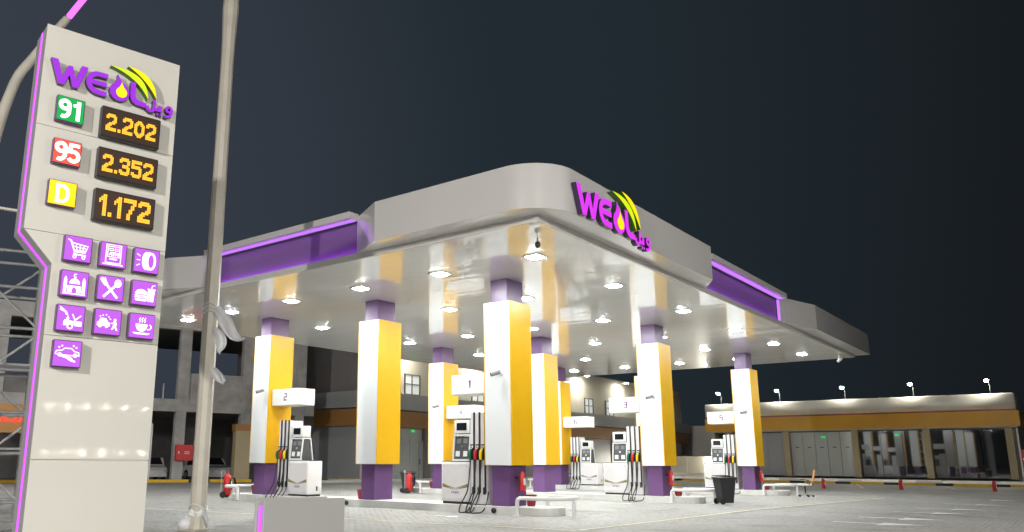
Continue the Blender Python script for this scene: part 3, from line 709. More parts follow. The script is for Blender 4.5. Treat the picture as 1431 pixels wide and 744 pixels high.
# ------------------------------------------------------------------ pumps
def hose_pts(x0, z0, x1, sp):
    return [(x0, -0.03, z0), (x0 + .005, -0.07, z0 - .25), (x0 - .01, -0.10, z0 - .6), (x0 - .03, -.16, .30), (x0 - .05 - sp * .6, -.32, .0), (x0 - .02 - sp * .5, -.43, -.165), ((x0 + x1) / 2 + .02, -.45, -.172), (x1 + .05 + sp * .5, -.40, -.12), (x1 + .01, -.10, .14), (x1, -.02, .34)]
def make_pump(side):
    # local x runs along the island towards the viewer's right; side=+1 puts the hose mast on the right
    t = thing('fuel_pump', 'x', 'fuel pump', (0, 0, 0), 0, 'white fuel pumps on the islands')
    S = side
    def X(a, b_): return (min(S * a, S * b_), max(S * a, S * b_))
    D0, D1 = 0.0, 0.60
    bx0, bx1 = X(-.94, 0)
    MB().rbox(bx0, bx1, D0, D1, 0.06, 1.08, .02, 2).build('body', M_pump, t, smooth=40)
    MB().box(bx0 + .03, bx1 - .03, D0 + .03, D1 - .03, 0.0, 0.07).build('plinth', M_dark, t)
    MB().box(bx0 + .01, bx1 - .01, D0 + .02, D1 - .02, 1.075, 1.10).build('body_top', M_dark, t)
    p = MB().rbox(bx0 + .04, bx1 - .04, D0 - .012, D0 + .01, 0.12, 1.03, .008, 1).build('door_panel', M_pumppanel, t)
    xm = (bx0 + bx1) / 2
    def band(z_off, th, a, bb, m, y):
        MB().add([(a, y, .47 + z_off), (a, y, .47 + z_off + th), (bb, y, .385 + z_off + th * .15), (bb, y, .385 + z_off)], [(0, 1, 2, 3)]).build('stripe', m, p, fix=False)
    band(0, .055, bx0 + .045, xm, M_gold, -.0145); band(-.03, .03, bx0 + .045, xm, M_dark, -.0150)
    band(0, .055, bx1 - .045, xm, M_gold, -.0145); band(-.03, .03, bx1 - .045, xm, M_navy, -.0150)
    tx = text_mb('ONEX', .085, .002, .001, 1.1); move(tx, xm + .0, -.014, .29); tx.build('maker_mark', M_ink, p)
    for sx_ in (bx0 + .09, bx1 - .09): MB().tube([(sx_, -.016, .97), (sx_, -.008, .97)], .012, 8).build('lock', M_dark, p)
    MB().box(*(X(-.94, -.94 - .004)), .36, .42, .16, .30).build('side_vent', M_dark, t)
    # A-shaped control head
    c0, c1 = X(-.58, -.02)
    prof = [(0.0, 1.10), (0.50, 1.10), (0.38, 1.78), (0.07, 1.78)]
    MB().prism([(0.03, 1.10), (0.47, 1.10), (0.36, 1.74), (0.10, 1.74)], c0 + .02, c1 - .02, 'yz').build('control_core', M_keypad, t)
    fm = MB()
    for (xa, xb) in ((c0, c0 + .035), (c1 - .035, c1)):
        for (p0, p1) in (((0.0, 1.10), (0.07, 1.78)), ((.50, 1.10), (.38, 1.78))):
            dy = .035
            fm.add([(xa, p0[0], p0[1]), (xb, p0[0], p0[1]), (xb, p1[0], p1[1]), (xa, p1[0], p1[1]), (xa, p0[0] + dy, p0[1]), (xb, p0[0] + dy, p0[1]), (xb, p1[0] + dy, p1[1]), (xa, p1[0] + dy, p1[1])],
                   [(0, 1, 2, 3), (4, 5, 6, 7), (0, 1, 5, 4), (1, 2, 6, 5), (2, 3, 7, 6), (3, 0, 4, 7)])
    fm.box(c0, c1, .068, .42, 1.76, 1.80); fm.box(c0, c1, -.004, .06, 1.10, 1.15)
    fm.build('control_frame', M_trim, t)
    def onface(u, w_, z, h, dy=0.0):
        q = []
        for zz_ in (z, z + h):
            yy = 0.03 + (zz_ - 1.10) / .64 * .07 - dy
            q += [(u, yy, zz_), (u + w_, yy, zz_)]
        m_ = MB(); m_.add([q[0], q[1], q[3], q[2]] + [(a, b_ + .02, c) for a, b_, c in (q[0], q[1], q[3], q[2])], [(0, 1, 2, 3), (4, 5, 6, 7), (0, 1, 5, 4), (1, 2, 6, 5), (2, 3, 7, 6), (3, 0, 4, 7)])
        return m_
    cw = c1 - c0
    onface(c0 + .10, .14, 1.56, .13, .012).build('price_window', M_silver_d, t); onface(c0 + cw - .24, .14, 1.56, .13, .012).build('price_window', M_silver_d, t)
    onface(c0 + .09, .13, 1.22, .14, .014).build('card_reader', M_trim, t); onface(c0 + cw - .22, .13, 1.22, .14, .014).build('card_reader', M_trim, t)
    onface(cw / 2 + c0 - .03, .06, 1.44, .06, .014).build('dial', M_silver, t)
    # screen head
    MB().rbox(c0 + .02, c1 - .03, .06, .42, 1.82, 2.17, .02, 2).build('screen_head', M_trim, t, smooth=40)
    MB().box(c0 + .11, c1 - .12, .052, .07, 1.90, 2.10).build('screen', M_screen, t)
    MB().box(c0 + .1, c1 - .1, .15, .35, 1.78, 1.83).build('head_neck', M_dark, t)
    # hose mast
    m0, m1 = X(.005, .53)
    MB().rbox(m0, m1, .02, .58, 0.02, 2.35, .015, 1).build('hose_mast', M_pump, t)
    MB().box(m0 + .02, m1 - .02, 0.04, .56, 0.0, .03).build('mast_foot', M_dark, t)
    cols = [M_green, M_red, M_yel]; wds = (m1 - m0) / 3
    for k in range(3):
        xc = m0 + wds * (k + .5)
        MB().box(xc - .062, xc + .062, .008, .03, 1.13, 1.47).build('nozzle_holster', M_dark, t)
        MB().box(xc - .07, xc + .07, -.005, .03, 1.50, 1.53).build('holster_rim', M_dark, t)
        MB().box(xc + .035, xc + .075, -.016, .03, 1.36 if k < 0 else 0.3, 2.36).build('hose_channel', M_dark, t)
        nz = MB()
        nz.tube([(xc - .045, -.06, 1.14), (xc - .04, -.075, 1.24), (xc - .028, -.085, 1.34), (xc - .01, -.055, 1.40)], [.034, .042, .042, .03], 8)
        nz.tube([(xc - .058, -.05, 1.16), (xc - .075, -.05, 1.24), (xc - .055, -.06, 1.33)], .012, 6)
        no = nz.build('nozzle', cols[k], t, smooth=50)
        MB().tube([(xc - .012, -.055, 1.39), (xc + .01, -.02, 1.46), (xc + .02, .02, 1.48)], .016, 8).build('spout', M_silver, no, smooth=50)
        x1 = xc + (.17 if k == 2 else .05) * 1
        hp = hose_pts(xc - .045, 1.15, x1 if S > 0 else xc + .1, (.10, .03, .08)[k])
        # smooth the hose path
        P_ = [Vector(q) for q in hp]; q_ = []
        for i in range(len(P_) - 1):
            a, b1, c1_, d1 = P_[max(i - 1, 0)], P_[i], P_[i + 1], P_[min(i + 2, len(P_) - 1)]
            for s_ in range(4):
                u = s_ / 4
                q_.append(0.5 * ((2 * b1) + (c1_ - a) * u + (2 * a - 5 * b1 + 4 * c1_ - d1) * u * u + (-a + 3 * b1 - 3 * c1_ + d1) * u ** 3))
        q_.append(P_[-1])
        MB().tube(q_, .016, 7).build('hose', M_black, t, smooth=60)
        MB().box(xc + .0, xc + .05, -.03, .03, .26, .44).build('hose_clip', M_dark, t)
    return t
M_silver_d = mat('dim_lcd', (0.17, 0.18, 0.18), 0.3)
pr = make_pump(1); pl = make_pump(-1)
# right-hand type: body from y=2.40 to 1.46, mast 1.46..0.93
def pump_at(proto, x, y, label, use):
    o = proto if use else copy_tree(proto)
    o.location = (x + .2, y, ZI); o.rotation_euler = (0, 0, -PI / 2); o['label'] = label
pump_at(pr, XS[0], 1.46, 'nearest white fuel pump, left of the nearest column, hoses trailing on the paving', True)
pump_at(pr, XS[1], 1.46, 'white fuel pump on the middle island, left of the column second from right', False)
pump_at(pr, XS[2], 1.46, 'rightmost white fuel pump, partly behind the wheelie bin', False)
pump_at(pl, XS[0], 8.62, 'leftmost white fuel pump, with a blank white side, behind the block sign', True)
pump_at(pl, XS[1], 8.62, 'white fuel pump almost wholly hidden behind the nearest pump', False)
pump_at(pl, XS[2], 8.62, 'smallest white fuel pump, farthest away, right of the farthest yellow column', False)

NUMS = {'1': [[(-.1, .35), (.08, .5), (.08, -.5)]], '2': [[(-.3, .5), (.3, .5), (.3, .04), (-.3, -.04), (-.3, -.5), (.3, -.5)]], '3': [[(-.3, .5), (.3, .5), (.3, -.5), (-.3, -.5)], [(-.15, 0), (.3, 0)]],
        '4': [[(.12, -.5), (.12, .5), (-.32, -.2), (.32, -.2)]], '5': [[(.3, .5), (-.3, .5), (-.3, .05), (.3, .05), (.3, -.5), (-.3, -.5)]], '6': [[(.3, .5), (-.3, .5), (-.3, -.5), (.3, -.5), (.3, .05), (-.3, .05)]]}
def pump_sign(x, y0, y1, num, label):
    t = thing('pump_number_sign', label, 'pump sign', (x + .14, (y0 + y1) / 2, 3.03), -PI / 2, 'numbered signs over the pumps')
    h = (y1 - y0) / 2
    MB().rbox(-h, h, 0, .72, 0, .53, .012, 1).build('sign_box', M_white, t)
    g_ = MB(); [g_.stroke([(.02 + a * .2, .265 + c * .2) for a, c in q], .034, -.004 - .0004 * kk, -.001) for kk, q in enumerate(NUMS[num])]; g_.build('number', M_inknum, t)
NUM = [(0, .85, 2.02, '1', 'left of the nearest column, shaded grey'), (0, 8.2, 9.49, '2', 'on the leftmost column, over the leftmost pump'), (1, .85, 2.05, '3', 'left of the middle island column with a camera'),
       (1, 8.0, 9.49, '4', 'right below the grey sign of the nearest column'), (2, .85, 2.08, '5', 'left of the rightmost column'), (2, 8.1, 9.49, '6', 'on the farthest yellow column, over the smallest pump')]
for i, a, b2, nm, s_ in NUM:
    pump_sign(XS[i], a, b2, nm, 'white box sign numbered %s, %s' % (nm, s_))

# ------------------------------------------------------------------ small forecourt things
def cctv(loc, rz, label):
    t = thing('security_camera', label, 'camera', loc, rz, 'white cameras on the columns'); t.scale = (1.0, 1.0, 1.0)
    MB().tube([(0, 0, 0), (0, -.03, 0)], .06, 12).build('mount_plate', M_trim, t)
    MB().tube([(0, -.03, 0), (0, -.14, .03), (-.02, -.2, -.0)], .018, 8).build('arm', M_trim, t)
    MB().tube([(.06, -.13, .03), (-.13, -.26, -.04)], .062, 12).build('body', M_cam, t, smooth=50)
    MB().tube([(.05, -.125, .075), (-.15, -.262, .005)], [.05, .055], 8).build('sun_shade', M_trim, t, smooth=50)
    MB().tube([(-.13, -.26, -.04), (-.15, -.273, -.046)], .056, 12).build('lens', M_screen, t)
for (x, y, z, s) in ((XS[0], .30, 3.50, 'nearest column'), (XS[0], 9.66, 3.52, 'leftmost column'), (XS[1], .30, 3.52, 'column second from right'),
                     (XS[1], 9.74, 3.56, 'column behind the nearest pump'), (XS[2], .30, 3.5, 'rightmost column')):
    cctv((x, y, z), -PI / 2, 'white bullet camera on the white face of the %s' % s)
t = thing('hanging_camera', 'dark camera hanging from the ceiling at the rounded canopy corner', 'camera', (-2.75, -2.55, ZC - .005))
MB().tube([(0, 0, 0), (0, 0, -.10)], .02, 8).build('stem', M_silver, t)
MB().lathe([(.03, -.08), (.06, -.11), (.062, -.17), (.04, -.21), (.01, -.225)], 14).build('dome', M_dark, t, smooth=50)
t = thing('hanging_camera', 'small white camera under the far right end of the canopy', 'camera', (22.4, -2.9, ZC + csl(22) - .005))
MB().tube([(0, 0, 0), (0, 0, -.14), (-.05, 0, -.22)], .04, 8).build('stem', M_trim, t)
MB().tube([(-.14, -.1, -.2), (.06, .06, -.28)], .07, 10).build('body', M_trim, t, smooth=50)

def extinguisher(loc, label, h=.54, hang=True, col=None):
    t = thing('fire_extinguisher', label, 'fire extinguisher', loc, 0, 'red fire extinguishers')
    r = h * .155
    MB().lathe([(r * .9, 0), (r, .02), (r, h * .72), (r * .75, h * .82), (r * .3, h * .87), (r * .3, h * .92)], 16).build('cylinder', M_red, t, smooth=50)
    MB().box(-r * .5, r * .5, -r - .003, -r + .02, h * .28, h * .58).build('label_plate', M_trim, t)
    MB().box(-.02, .10, -.015, .015, h * .92, h * .95).build('lever', M_dark, t)
    MB().tube([(0, 0, h * .9), (-r * .9, 0, h * .86), (-r * 1.25, 0, h * .6), (-r * 1.15, 0, h * .2)], .012, 6).build('discharge_hose', M_black, t)
    if hang: MB().box(-.04, .04, r * .9, r + .10, h * .55, h * .65).build('bracket', M_dark, t)
    return t
for i, s in enumerate(('the nearest column', 'the column second from right', 'the rightmost column')):
    extinguisher((XS[i] + .44, .176 - .17, .56), 'red fire extinguisher hung on the purple plinth of %s' % s)
for k, (x, y, s) in enumerate(((31.4, .42, 'before the pale shop doors'), (32.9, -3.05, 'before the dark shop windows'), (33.6, -7.1, 'rightmost, near the shop corner'))):
    extinguisher((x, y, 0), 'red fire extinguisher standing on open paving, %s' % s, .62, False)

def bucket(loc, label):
    t = thing('fire_bucket', label, 'bucket', loc, 0, 'red sand buckets by the plinths')
    MB().lathe([(.10, 0), (.14, .25), (.15, .26), (.15, .28), (.13, .28), (.095, .03)], 16).build('pail', M_redd, t, smooth=50)
    MB().tube([(-.145, 0, .26), (-.12, .06, .30), (0, .1, .32), (.12, .06, .30), (.145, 0, .26)], .006, 5).build('handle', M_silver, t)
M_redd = mat('bucket_red', (0.28, 0.015, 0.03), 0.45)
bucket((XS[0] + .72, -.08, ZI), 'dark red bucket beside the nearest column plinth')
bucket((XS[1] + .75, -.10, ZI), 'dark red bucket under the guard rail behind the wheelie bin')
bucket((XS[2] + .75, -.10, ZI), 'dark red bucket beside the rightmost plinth, behind the office chair')
bucket((XS[0] + .30, 5.45, ZI), 'dark red bucket left of the plinth between pumps 1 and 2')
bucket((XS[0] + .45, 10.50, ZI), 'dark red bucket left of the leftmost plinth')
bucket((XS[1] + .45, 10.45, ZI), 'dark red bucket near the distant bin, left of a plinth')

def guard(X, yend, s, label):
    t = thing('island_guard', label, 'crash guard', (X + .51, yend, 0), 0 if s < 0 else PI, 'white tubular guards round the island ends')
    hw = .70; HH = .42; pts = [(-hw, 0, 0), (-hw, 0, HH - .10), (-hw, -.02, HH - .04), (-hw, -.08, HH)]
    pts += [(-hw, -.35, HH)] + [(-hw * math.cos(R(a)), -.35 - .80 * math.sin(R(a)), HH) for a in range(15, 180, 15)] + [(hw, -.35, HH), (hw, -.08, HH), (hw, -.02, HH - .04), (hw, 0, HH - .10), (hw, 0, 0)]
    MB().tube(pts, .05, 10).build('rail', M_trim, t, smooth=50)
    MB().tube([(0, -1.15, 0), (0, -1.15, HH)], .048, 10).build('leg', M_trim, t, smooth=50)
    for (a, b_) in ((-hw, 0), (hw, 0), (0, -1.15)): MB().box(a - .09, a + .09, b_ - .09, b_ + .09, 0, .014).build('foot_plate', M_trim, t)
for i, s in enumerate(('nearest, below sign 1', 'beside the wheelie bin', 'under the office chair')):
    guard(XS[i], -.25, -1, 'white tubular guard at the right island end, %s' % s)
for i, s in enumerate(('leftmost, behind the lamp pole', 'behind the column of sign 4', 'at the island of sign 6')):
    guard(XS[i], 10.6, 1, 'white tubular guard at the left island end, %s' % s)

def wheelie(loc, rz, label):
    t = thing('wheelie_bin', label, 'bin', loc, rz, 'black wheelie bins'); t.scale = (.88, .88, .88)
    b_ = MB(); a0, a1 = .20, .27
    b_.add([(-a0, -.22, .05), (a0, -.22, .05), (a0, .20, .05), (-a0, .20, .05), (-a1, -.32, .92), (a1, -.32, .92), (a1, .30, .92), (-a1, .30, .92)],
           [(0, 3, 2, 1), (4, 5, 6, 7), (0, 1, 5, 4), (1, 2, 6, 5), (2, 3, 7, 6), (3, 0, 4, 7)])
    b_.build('body', M_bin, t)
    MB().rbox(-.30, .30, -.36, .33, .90, .95, .015, 1).build('rim', M_bin, t)
    MB().add([(-.29, -.36, .952), (.29, -.36, .952), (.29, .30, .99), (-.29, .30, .99), (-.29, -.36, .965), (.29, -.36, .965), (.26, .0, 1.04), (-.26, .0, 1.04), (.29, .32, 1.02), (-.29, .32, 1.02)],
             [(0, 3, 2, 1), (4, 5, 6, 7), (7, 6, 8, 9), (0, 1, 5, 4), (2, 3, 9, 8), (1, 2, 8, 6, 5), (3, 0, 4, 7, 9)]).build('lid', M_bin, t)
    MB().tube([(-.22, .37, .95), (.22, .37, .95)], .016, 8).build('handle', M_bin, t)
    for s in (-1, 1):
        q = MB().lathe([(.105, -.03), (.11, -.02), (.11, .02), (.105, .03)], 16); q.xform(Matrix.Translation((s * .22, .22, .11)) @ Matrix.Rotation(PI / 2, 4, 'Y'))
        wh = q.build('wheel', M_black, t)
    return t
wheelie((9.55, -1.85, 0), R(50), 'black wheelie bin standing before the pump of sign 5')
wheelie((8.9, 11.1, 0), R(50), 'black wheelie bin left of the column of sign 4, in the distance')

# office chair
t = thing('office_chair', 'office chair with a narrow tan back beside the rightmost column', 'chair', (15.9 + 2.3, -2.05, 0), R(200))
MB().tube([(0, 0, .12), (0, 0, .44)], .03, 10).build('gas_lift', M_dark, t)
sp = MB()
for k in range(5):
    a = 2 * PI * k / 5 + .3; sp.tube([(0, 0, .14), (.27 * math.cos(a), .27 * math.sin(a), .09)], .022, 6)
sp.build('star_base', M_silver, t)
for k in range(5):
    a = 2 * PI * k / 5 + .3
    q = MB().lathe([(.035, -.02), (.04, -.01), (.04, .01), (.035, .02)], 10); q.xform(Matrix.Translation((.28 * math.cos(a), .28 * math.sin(a), .042)) @ Matrix.Rotation(PI / 2, 4, 'Y')); q.build('castor', M_black, t)
MB().rbox(-.24, .24, -.24, .24, .44, .51, .025, 2).build('seat', M_trim, t, smooth=50)
bk = MB().rbox(-.20, .20, -.022, .022, .0, .52, .015, 2); bk.xform(Matrix.Translation((0, .28, .56)) @ Matrix.Rotation(R(-14), 4, 'X')); bk.build('backrest', M_wood, t, smooth=50)
MB().tube([(0, .2, .47), (0, .30, .48), (0, .32, .66)], .018, 6).build('back_arm', M_dark, t)
for s in (-1, 1): MB().tube([(s * .25, .14, .47), (s * .29, .12, .66), (s * .28, -.14, .68)], .016, 6).build('armrest', M_dark, t)

# wheeled extinguishers near far island ends
def trolley(loc, label):
    t = thing('extinguisher_trolley', label, 'fire extinguisher', loc, R(30), 'red extinguisher trolleys'); t.scale = (.8, .8, .8)
    MB().lathe([(.15, .12), (.17, .16), (.17, .85), (.13, .95), (.05, 1.0), (.05, 1.06)], 16).build('cylinder', M_red, t, smooth=50)
    MB().tube([(-.17, .2, .10), (-.17, .22, 1.05), (-.15, .24, 1.14), (.15, .24, 1.14), (.17, .22, 1.05), (.17, .2, .10)], .018, 6).build('handle', M_silver, t)
    MB().tube([(math.cos(a / 10 * 2 * PI) * (.26 + .02 * (a % 3)), -.20 - .003 * a, .62 + math.sin(a / 10 * 2 * PI) * .26) for a in range(24)], .02, 6).build('coiled_hose', M_black, t)
    MB().box(-.08, .08, -.175, -.16, .45, .7).build('label_plate', M_trim, t)
    for s in (-1, 1):
        q = MB().lathe([(.13, -.03), (.14, 0), (.13, .03)], 14); q.xform(Matrix.Translation((s * .22, .1, .14)) @ Matrix.Rotation(PI / 2, 4, 'Y')); q.build('wheel', M_black, t)
trolley((0.55, 12.15, 0), 'red wheeled extinguisher with hoses behind the leftmost guard rail')
trolley((8.6, 10.75, 0), 'red wheeled extinguisher beside the distant wheelie bin')
for k, (x, y, s) in enumerate(((-.22, 5.55, 'left of the purple plinth between pumps 1 and 2'), (-.22, .42, 'right of the hoses of the nearest pump'))):
    t = thing('rubber_stop', 'black rubber stop on the kerb, %s' % s, 'rubber stop', (x, y, 0.10), 0, 'black rubber stops on the kerb')
    q = MB().lathe([(.03, -.05), (.06, -.03), (.07, 0), (.06, .03), (.03, .05)], 12); q.xform(Matrix.Rotation(PI / 2, 4, 'Y')); q.build('knob', M_black, t, smooth=60)
    MB().tube([(.0, 0, 0), (.08, 0, -.0)], .02, 8).build('stem', M_silver, t)

# ------------------------------------------------------------------ tall lamp pole with torn wrap
tp = thing('lamp_pole', 'tall beige octagonal lamp pole with torn plastic wrap at its left-front', 'lamp post', (-7.88, 1.75, 0), 0)
MB().lathe([(.150, 0), (.147, 3), (.140, 6), (.130, 9.3), (.135, 9.8), (.165, 10.6), (.15, 11.2)], 10).build('shaft', M_pole, tp, smooth=20)
MB().tube([(0, 0, 11.0), (-.3, -.5, 11.7), (-1.0, -1.6, 12.0), (-1.6, -2.6, 12.05)], .06, 8).build('arm', M_pole, tp)
MB().rbox(-2.05, -1.35, -3.3, -2.4, 11.98, 12.12, .03, 1).build('lamp_head', M_dark, tp)
MB().box(-1.95, -1.45, -3.2, -2.5, 11.965, 11.978).build('lamp_face', M_poleface, tp)
MB().box(-.25, .25, -.25, .25, 0, .03).build('base_plate', M_pole, tp)
def wrapmesh(seed, pts, wd, name, par):
    rnd = random.Random(seed); P_ = [Vector(q) for q in pts]; v = []; f = []; n = 7
    side = Vector((.63, -.77, 0))
    for i, p in enumerate(P_):
        d = (P_[min(i + 1, len(P_) - 1)] - P_[max(i - 1, 0)]).normalized(); a = side.cross(d).cross(d) * -1
        a = (d.cross(Vector((.77, .63, 0)))).normalized()
        for k in range(n):
            u = (k / (n - 1) - .5) * wd[i]
            v.append(p + a * u + Vector((rnd.uniform(-.04, .04), rnd.uniform(-.04, .04), rnd.uniform(-.03, .03))))
    for i in range(len(P_) - 1):
        for k in range(n - 1): f.append((i * n + k, i * n + k + 1, (i + 1) * n + k + 1, (i + 1) * n + k))
    mb = MB(); mb.add(v, f); o = mb.build(name, M_wrap, par, smooth=180, fix=False); sm_ = o.modifiers.new('soft', 'SUBSURF'); sm_.levels = 2; sm_.render_levels = 2; return o
tr = Vector((.63, -.77, 0))
def tw(a, z): return (tr.x * a - .1, tr.y * a - .1, z)
wrapmesh(1, [tw(.12, 4.15), tw(.22, 4.05), tw(.36, 3.85), tw(.46, 3.62), tw(.62, 3.52), tw(.72, 3.56)], [.12, .2, .30, .24, .12, .03], 'torn_wrap', tp)
wrapmesh(2, [tw(.13, 3.75), tw(.22, 3.6), tw(.30, 3.4), tw(.24, 3.25)], [.10, .22, .18, .04], 'torn_wrap', tp)
wrapmesh(3, [tw(.13, 2.95), tw(.22, 2.87), tw(.28, 2.75), tw(.36, 2.70)], [.12, .22, .14, .03], 'torn_wrap', tp)
wrapmesh(4, [tw(-.13, .34), tw(.0, .30), tw(.13, .36), tw(.20, .22), tw(.22, .05)], [.12, .2, .16, .1, .05], 'torn_wrap', tp)
for z in (4.12, 4.2, 4.04, .42): MB().tube([(.165 * math.cos(R(a)), .165 * math.sin(R(a)), z + .05 * math.sin(R(a * 2 + z * 90))) for a in range(0, 375, 15)], .012, 5).build('wrap_band', M_wrap, tp)
MB().lathe([(.02, 0), (.13, .03), (.16, .12), (.10, .20), (.02, .24)], 10, -.13, .16).build('wrap_bundle', M_wrap, tp, smooth=60)

# arched lamp with violet light stick, behind the pylon
ta = thing('arched_lamp', 'curved grey lamp arm with a violet light stick behind the price sign', 'lamp post', (-12.6, 4.0, 0), 0)
def rel(p, o): return tuple(Vector(p) - Vector(o))
apts = [(-12.55, 3.9, 0), (-12.5, 3.88, 3.0), (-12.25, 3.82, 5.6), (-11.92, 3.76, 7.0), (-11.47, 3.72, 7.52), (-11.31, 3.68, 8.42), (-11.08, 3.6, 8.94), (-10.9, 3.55, 9.27), (-10.62, 3.45, 9.73)]
apts = [(-11.50, 3.30, 0), (-11.60, 3.34, 3.0), (-11.66, 3.37, 5.0), (-11.63, 3.37, 6.3), (-11.53, 3.34, 7.21), (-11.44, 3.31, 7.76), (-11.33, 3.27, 8.21), (-11.15, 3.20, 8.60), (-10.98, 3.12, 8.99), (-10.70, 3.00, 9.55)]
def spline(P, m=5):
    P = [Vector(q) for q in P]; out_ = []
    for i in range(len(P) - 1):
        a, b1, c1_, d1 = P[max(i - 1, 0)], P[i], P[i + 1], P[min(i + 2, len(P) - 1)]
        for k in range(m):
            u = k / m; out_.append(0.5 * ((2 * b1) + (c1_ - a) * u + (2 * a - 5 * b1 + 4 * c1_ - d1) * u * u + (-a + 3 * b1 - 3 * c1_ + d1) * u ** 3))
    return out_ + [P[-1]]
sp_ = spline(apts)
MB().tube([rel(p, (-12.6, 4.0, 0)) for p in sp_], [.12 - .05 * i / len(sp_) for i in range(len(sp_))], 10).build('curved_mast', M_pole, ta, smooth=60)
MB().tube([rel(p, (-12.6, 4.0, 0)) for p in ((-10.67, 2.99, 9.60), (-10.24, 2.79, 10.57), (-9.90, 2.65, 11.3))], .06, 10).build('light_stick', M_stick, ta, smooth=60)
MB().tube([rel(p, (-12.6, 4.0, 0)) for p in ((-11.64, 3.36, 5.62), (-11.0, 2.9, 5.55))], .03, 6).build('cross_arm', M_pole, ta)

# ------------------------------------------------------------------ scaffold
def ray(px, py_):
    return FWD + RGT * ((px - 596.6) / 1108.87) - UPV * ((py_ - 407.8) / 1108.87)
ts = thing('scaffold_tower', 'galvanised tube scaffold tower behind the left edge of the price sign', 'scaffold', (-9.35, 6.35, 0), R(-23))
SH = 6.3
def stube(name, p, q, r=.035): MB().tube([p, q], r, 8).build(name, M_scaf, ts, smooth=50)
for a in (-.2, 1.55):
    for b_ in (0, 1.3): stube('standard', (a * -1, b_, 0), (a * -1, b_, SH - b_ * .2), .055)
for z in (.35, 1.35, 2.2, 3.1, 4.0, 4.9, 5.7):
    for b_ in (0, 1.3): stube('ledger', (-1.9, b_, z), (.5, b_, z + .03), .035)
    for a in (.2, -1.55): stube('transom', (a, -.2, z + .06), (a, 1.5, z + .06), .032)
for k, z in enumerate((.4, 2.25, 4.05)):
    s = 1 if k % 2 else -1
    stube('brace', (-1.55 if s > 0 else .2, -.05, z), (.2 if s > 0 else -1.55, -.05, z + 1.6), .028)
    stube('brace', (.2 if s > 0 else -1.55, 1.35, z), (-1.55 if s > 0 else .2, 1.35, z + 1.6), .028)
for z in (1.42, 3.2): 
    for k in range(4): MB().box(-1.7, .35, .1 + k * .28, .1 + k * .28 + .26, z + .03, z + .07).build('deck_plank', M_scaf, ts)

# ------------------------------------------------------------------ buildings
# left: two storey block parallel to the canopy (front at y=26)
lbd = thing('two_storey_block', 'long two storey block with grey ledge and orange band behind the pumps', 'building', (21.7, 26, 0))
BL = 55.0
MB().box(0.02, BL, .3, 14, 0, 9.75).build('wall', M_wall, lbd)
MB().box(0.0, 0.02, .31, 14, 4.9, 9.74).build('side_wall', M_wallgrey, lbd)  # unlit side: its shade is put into a darker render than the front
MB().box(-.003, 0.02, .32, 14, 0, 3.6).build('side_shutter', M_shut, lbd)
MB().box(-.45, BL + .5, -.45, .3, 4.83, 5.93).build('ledge', M_ledge, lbd)
MB().box(-.45, 0.0, .3, 5.2, 4.83, 5.93).build('ledge', M_ledge, lbd)
MB().box(-.30, BL + .2, -.30, .3, 3.62, 4.72).build('orange_band', M_orange2, lbd)
MB().box(-.30, 0.0, .3, 4.6, 3.62, 4.72).build('orange_band', M_orange2, lbd)
MB().box(-.3, BL + .2, -.28, .3, 4.72, 4.83).build('shadow_gap', M_dark, lbd)
MB().box(-.1, BL, .31, 13.9, 9.75, 9.83).build('parapet_cap', M_wallgrey, lbd)
for k in range(9):
    x = 1.2 + k * 6.0
    MB().box(x, x + 4.9, .22, .299, 0.05, 3.6).build('shop_front', M_shut if k % 2 else M_shutl, lbd)
    MB().box(x + 5.15, x + 5.75, .0, .298, 0.0, 3.61).build('pier', M_wallgrey, lbd)
def window_at(x, z, ww, hh):
    f = MB()
    f.box(x - .08, x + ww + .08, .20, .299, z - .08, z); f.box(x - .08, x + ww + .08, .20, .299, z + hh, z + hh + .08)
    f.box(x - .08, x, .20, .299, z, z + hh); f.box(x + ww, x + ww + .08, .20, .299, z, z + hh)
    f.box(x + ww * .45, x + ww * .45 + .07, .21, .298, z, z + hh); f.box(x, x + ww * .45, .215, .298, z + hh * .5, z + hh * .5 + .07); f.box(x + ww * .45 + .07, x + ww, .215, .298, z + hh * .5, z + hh * .5 + .07)
    o = f.build('window', M_frame, lbd)
    for (a, b_) in ((x, x + ww * .45), (x + ww * .45 + .07, x + ww)):
        for (c, d) in ((z, z + hh * .5), (z + hh * .5 + .07, z + hh)): MB().box(a, b_, .262, .296, c, d).build('pane', M_pane, o)
for x in (4.4, 12.5, 21.5, 31.0, 35.4, 44): window_at(x, 6.05, 1.55, 1.35)
dr = MB().box(4.9, 6.9, .17, .219, .15, 2.75).build('door', M_shutl, lbd)
MB().box(5.87, 5.90, .160, .169, .15, 2.75).build('door_gap', M_frame, dr); MB().box(5.95, 6.0, .14, .169, 1.1, 1.5).build('handle', M_dark, dr)
MB().box(5.0, 5.35, .12, .17, 3.35, 3.5).build('exit_sign', M_exit, lbd)
MB().box(-6, BL, -.9, .2, -.05, .12).build('step', M_kerb, lbd)

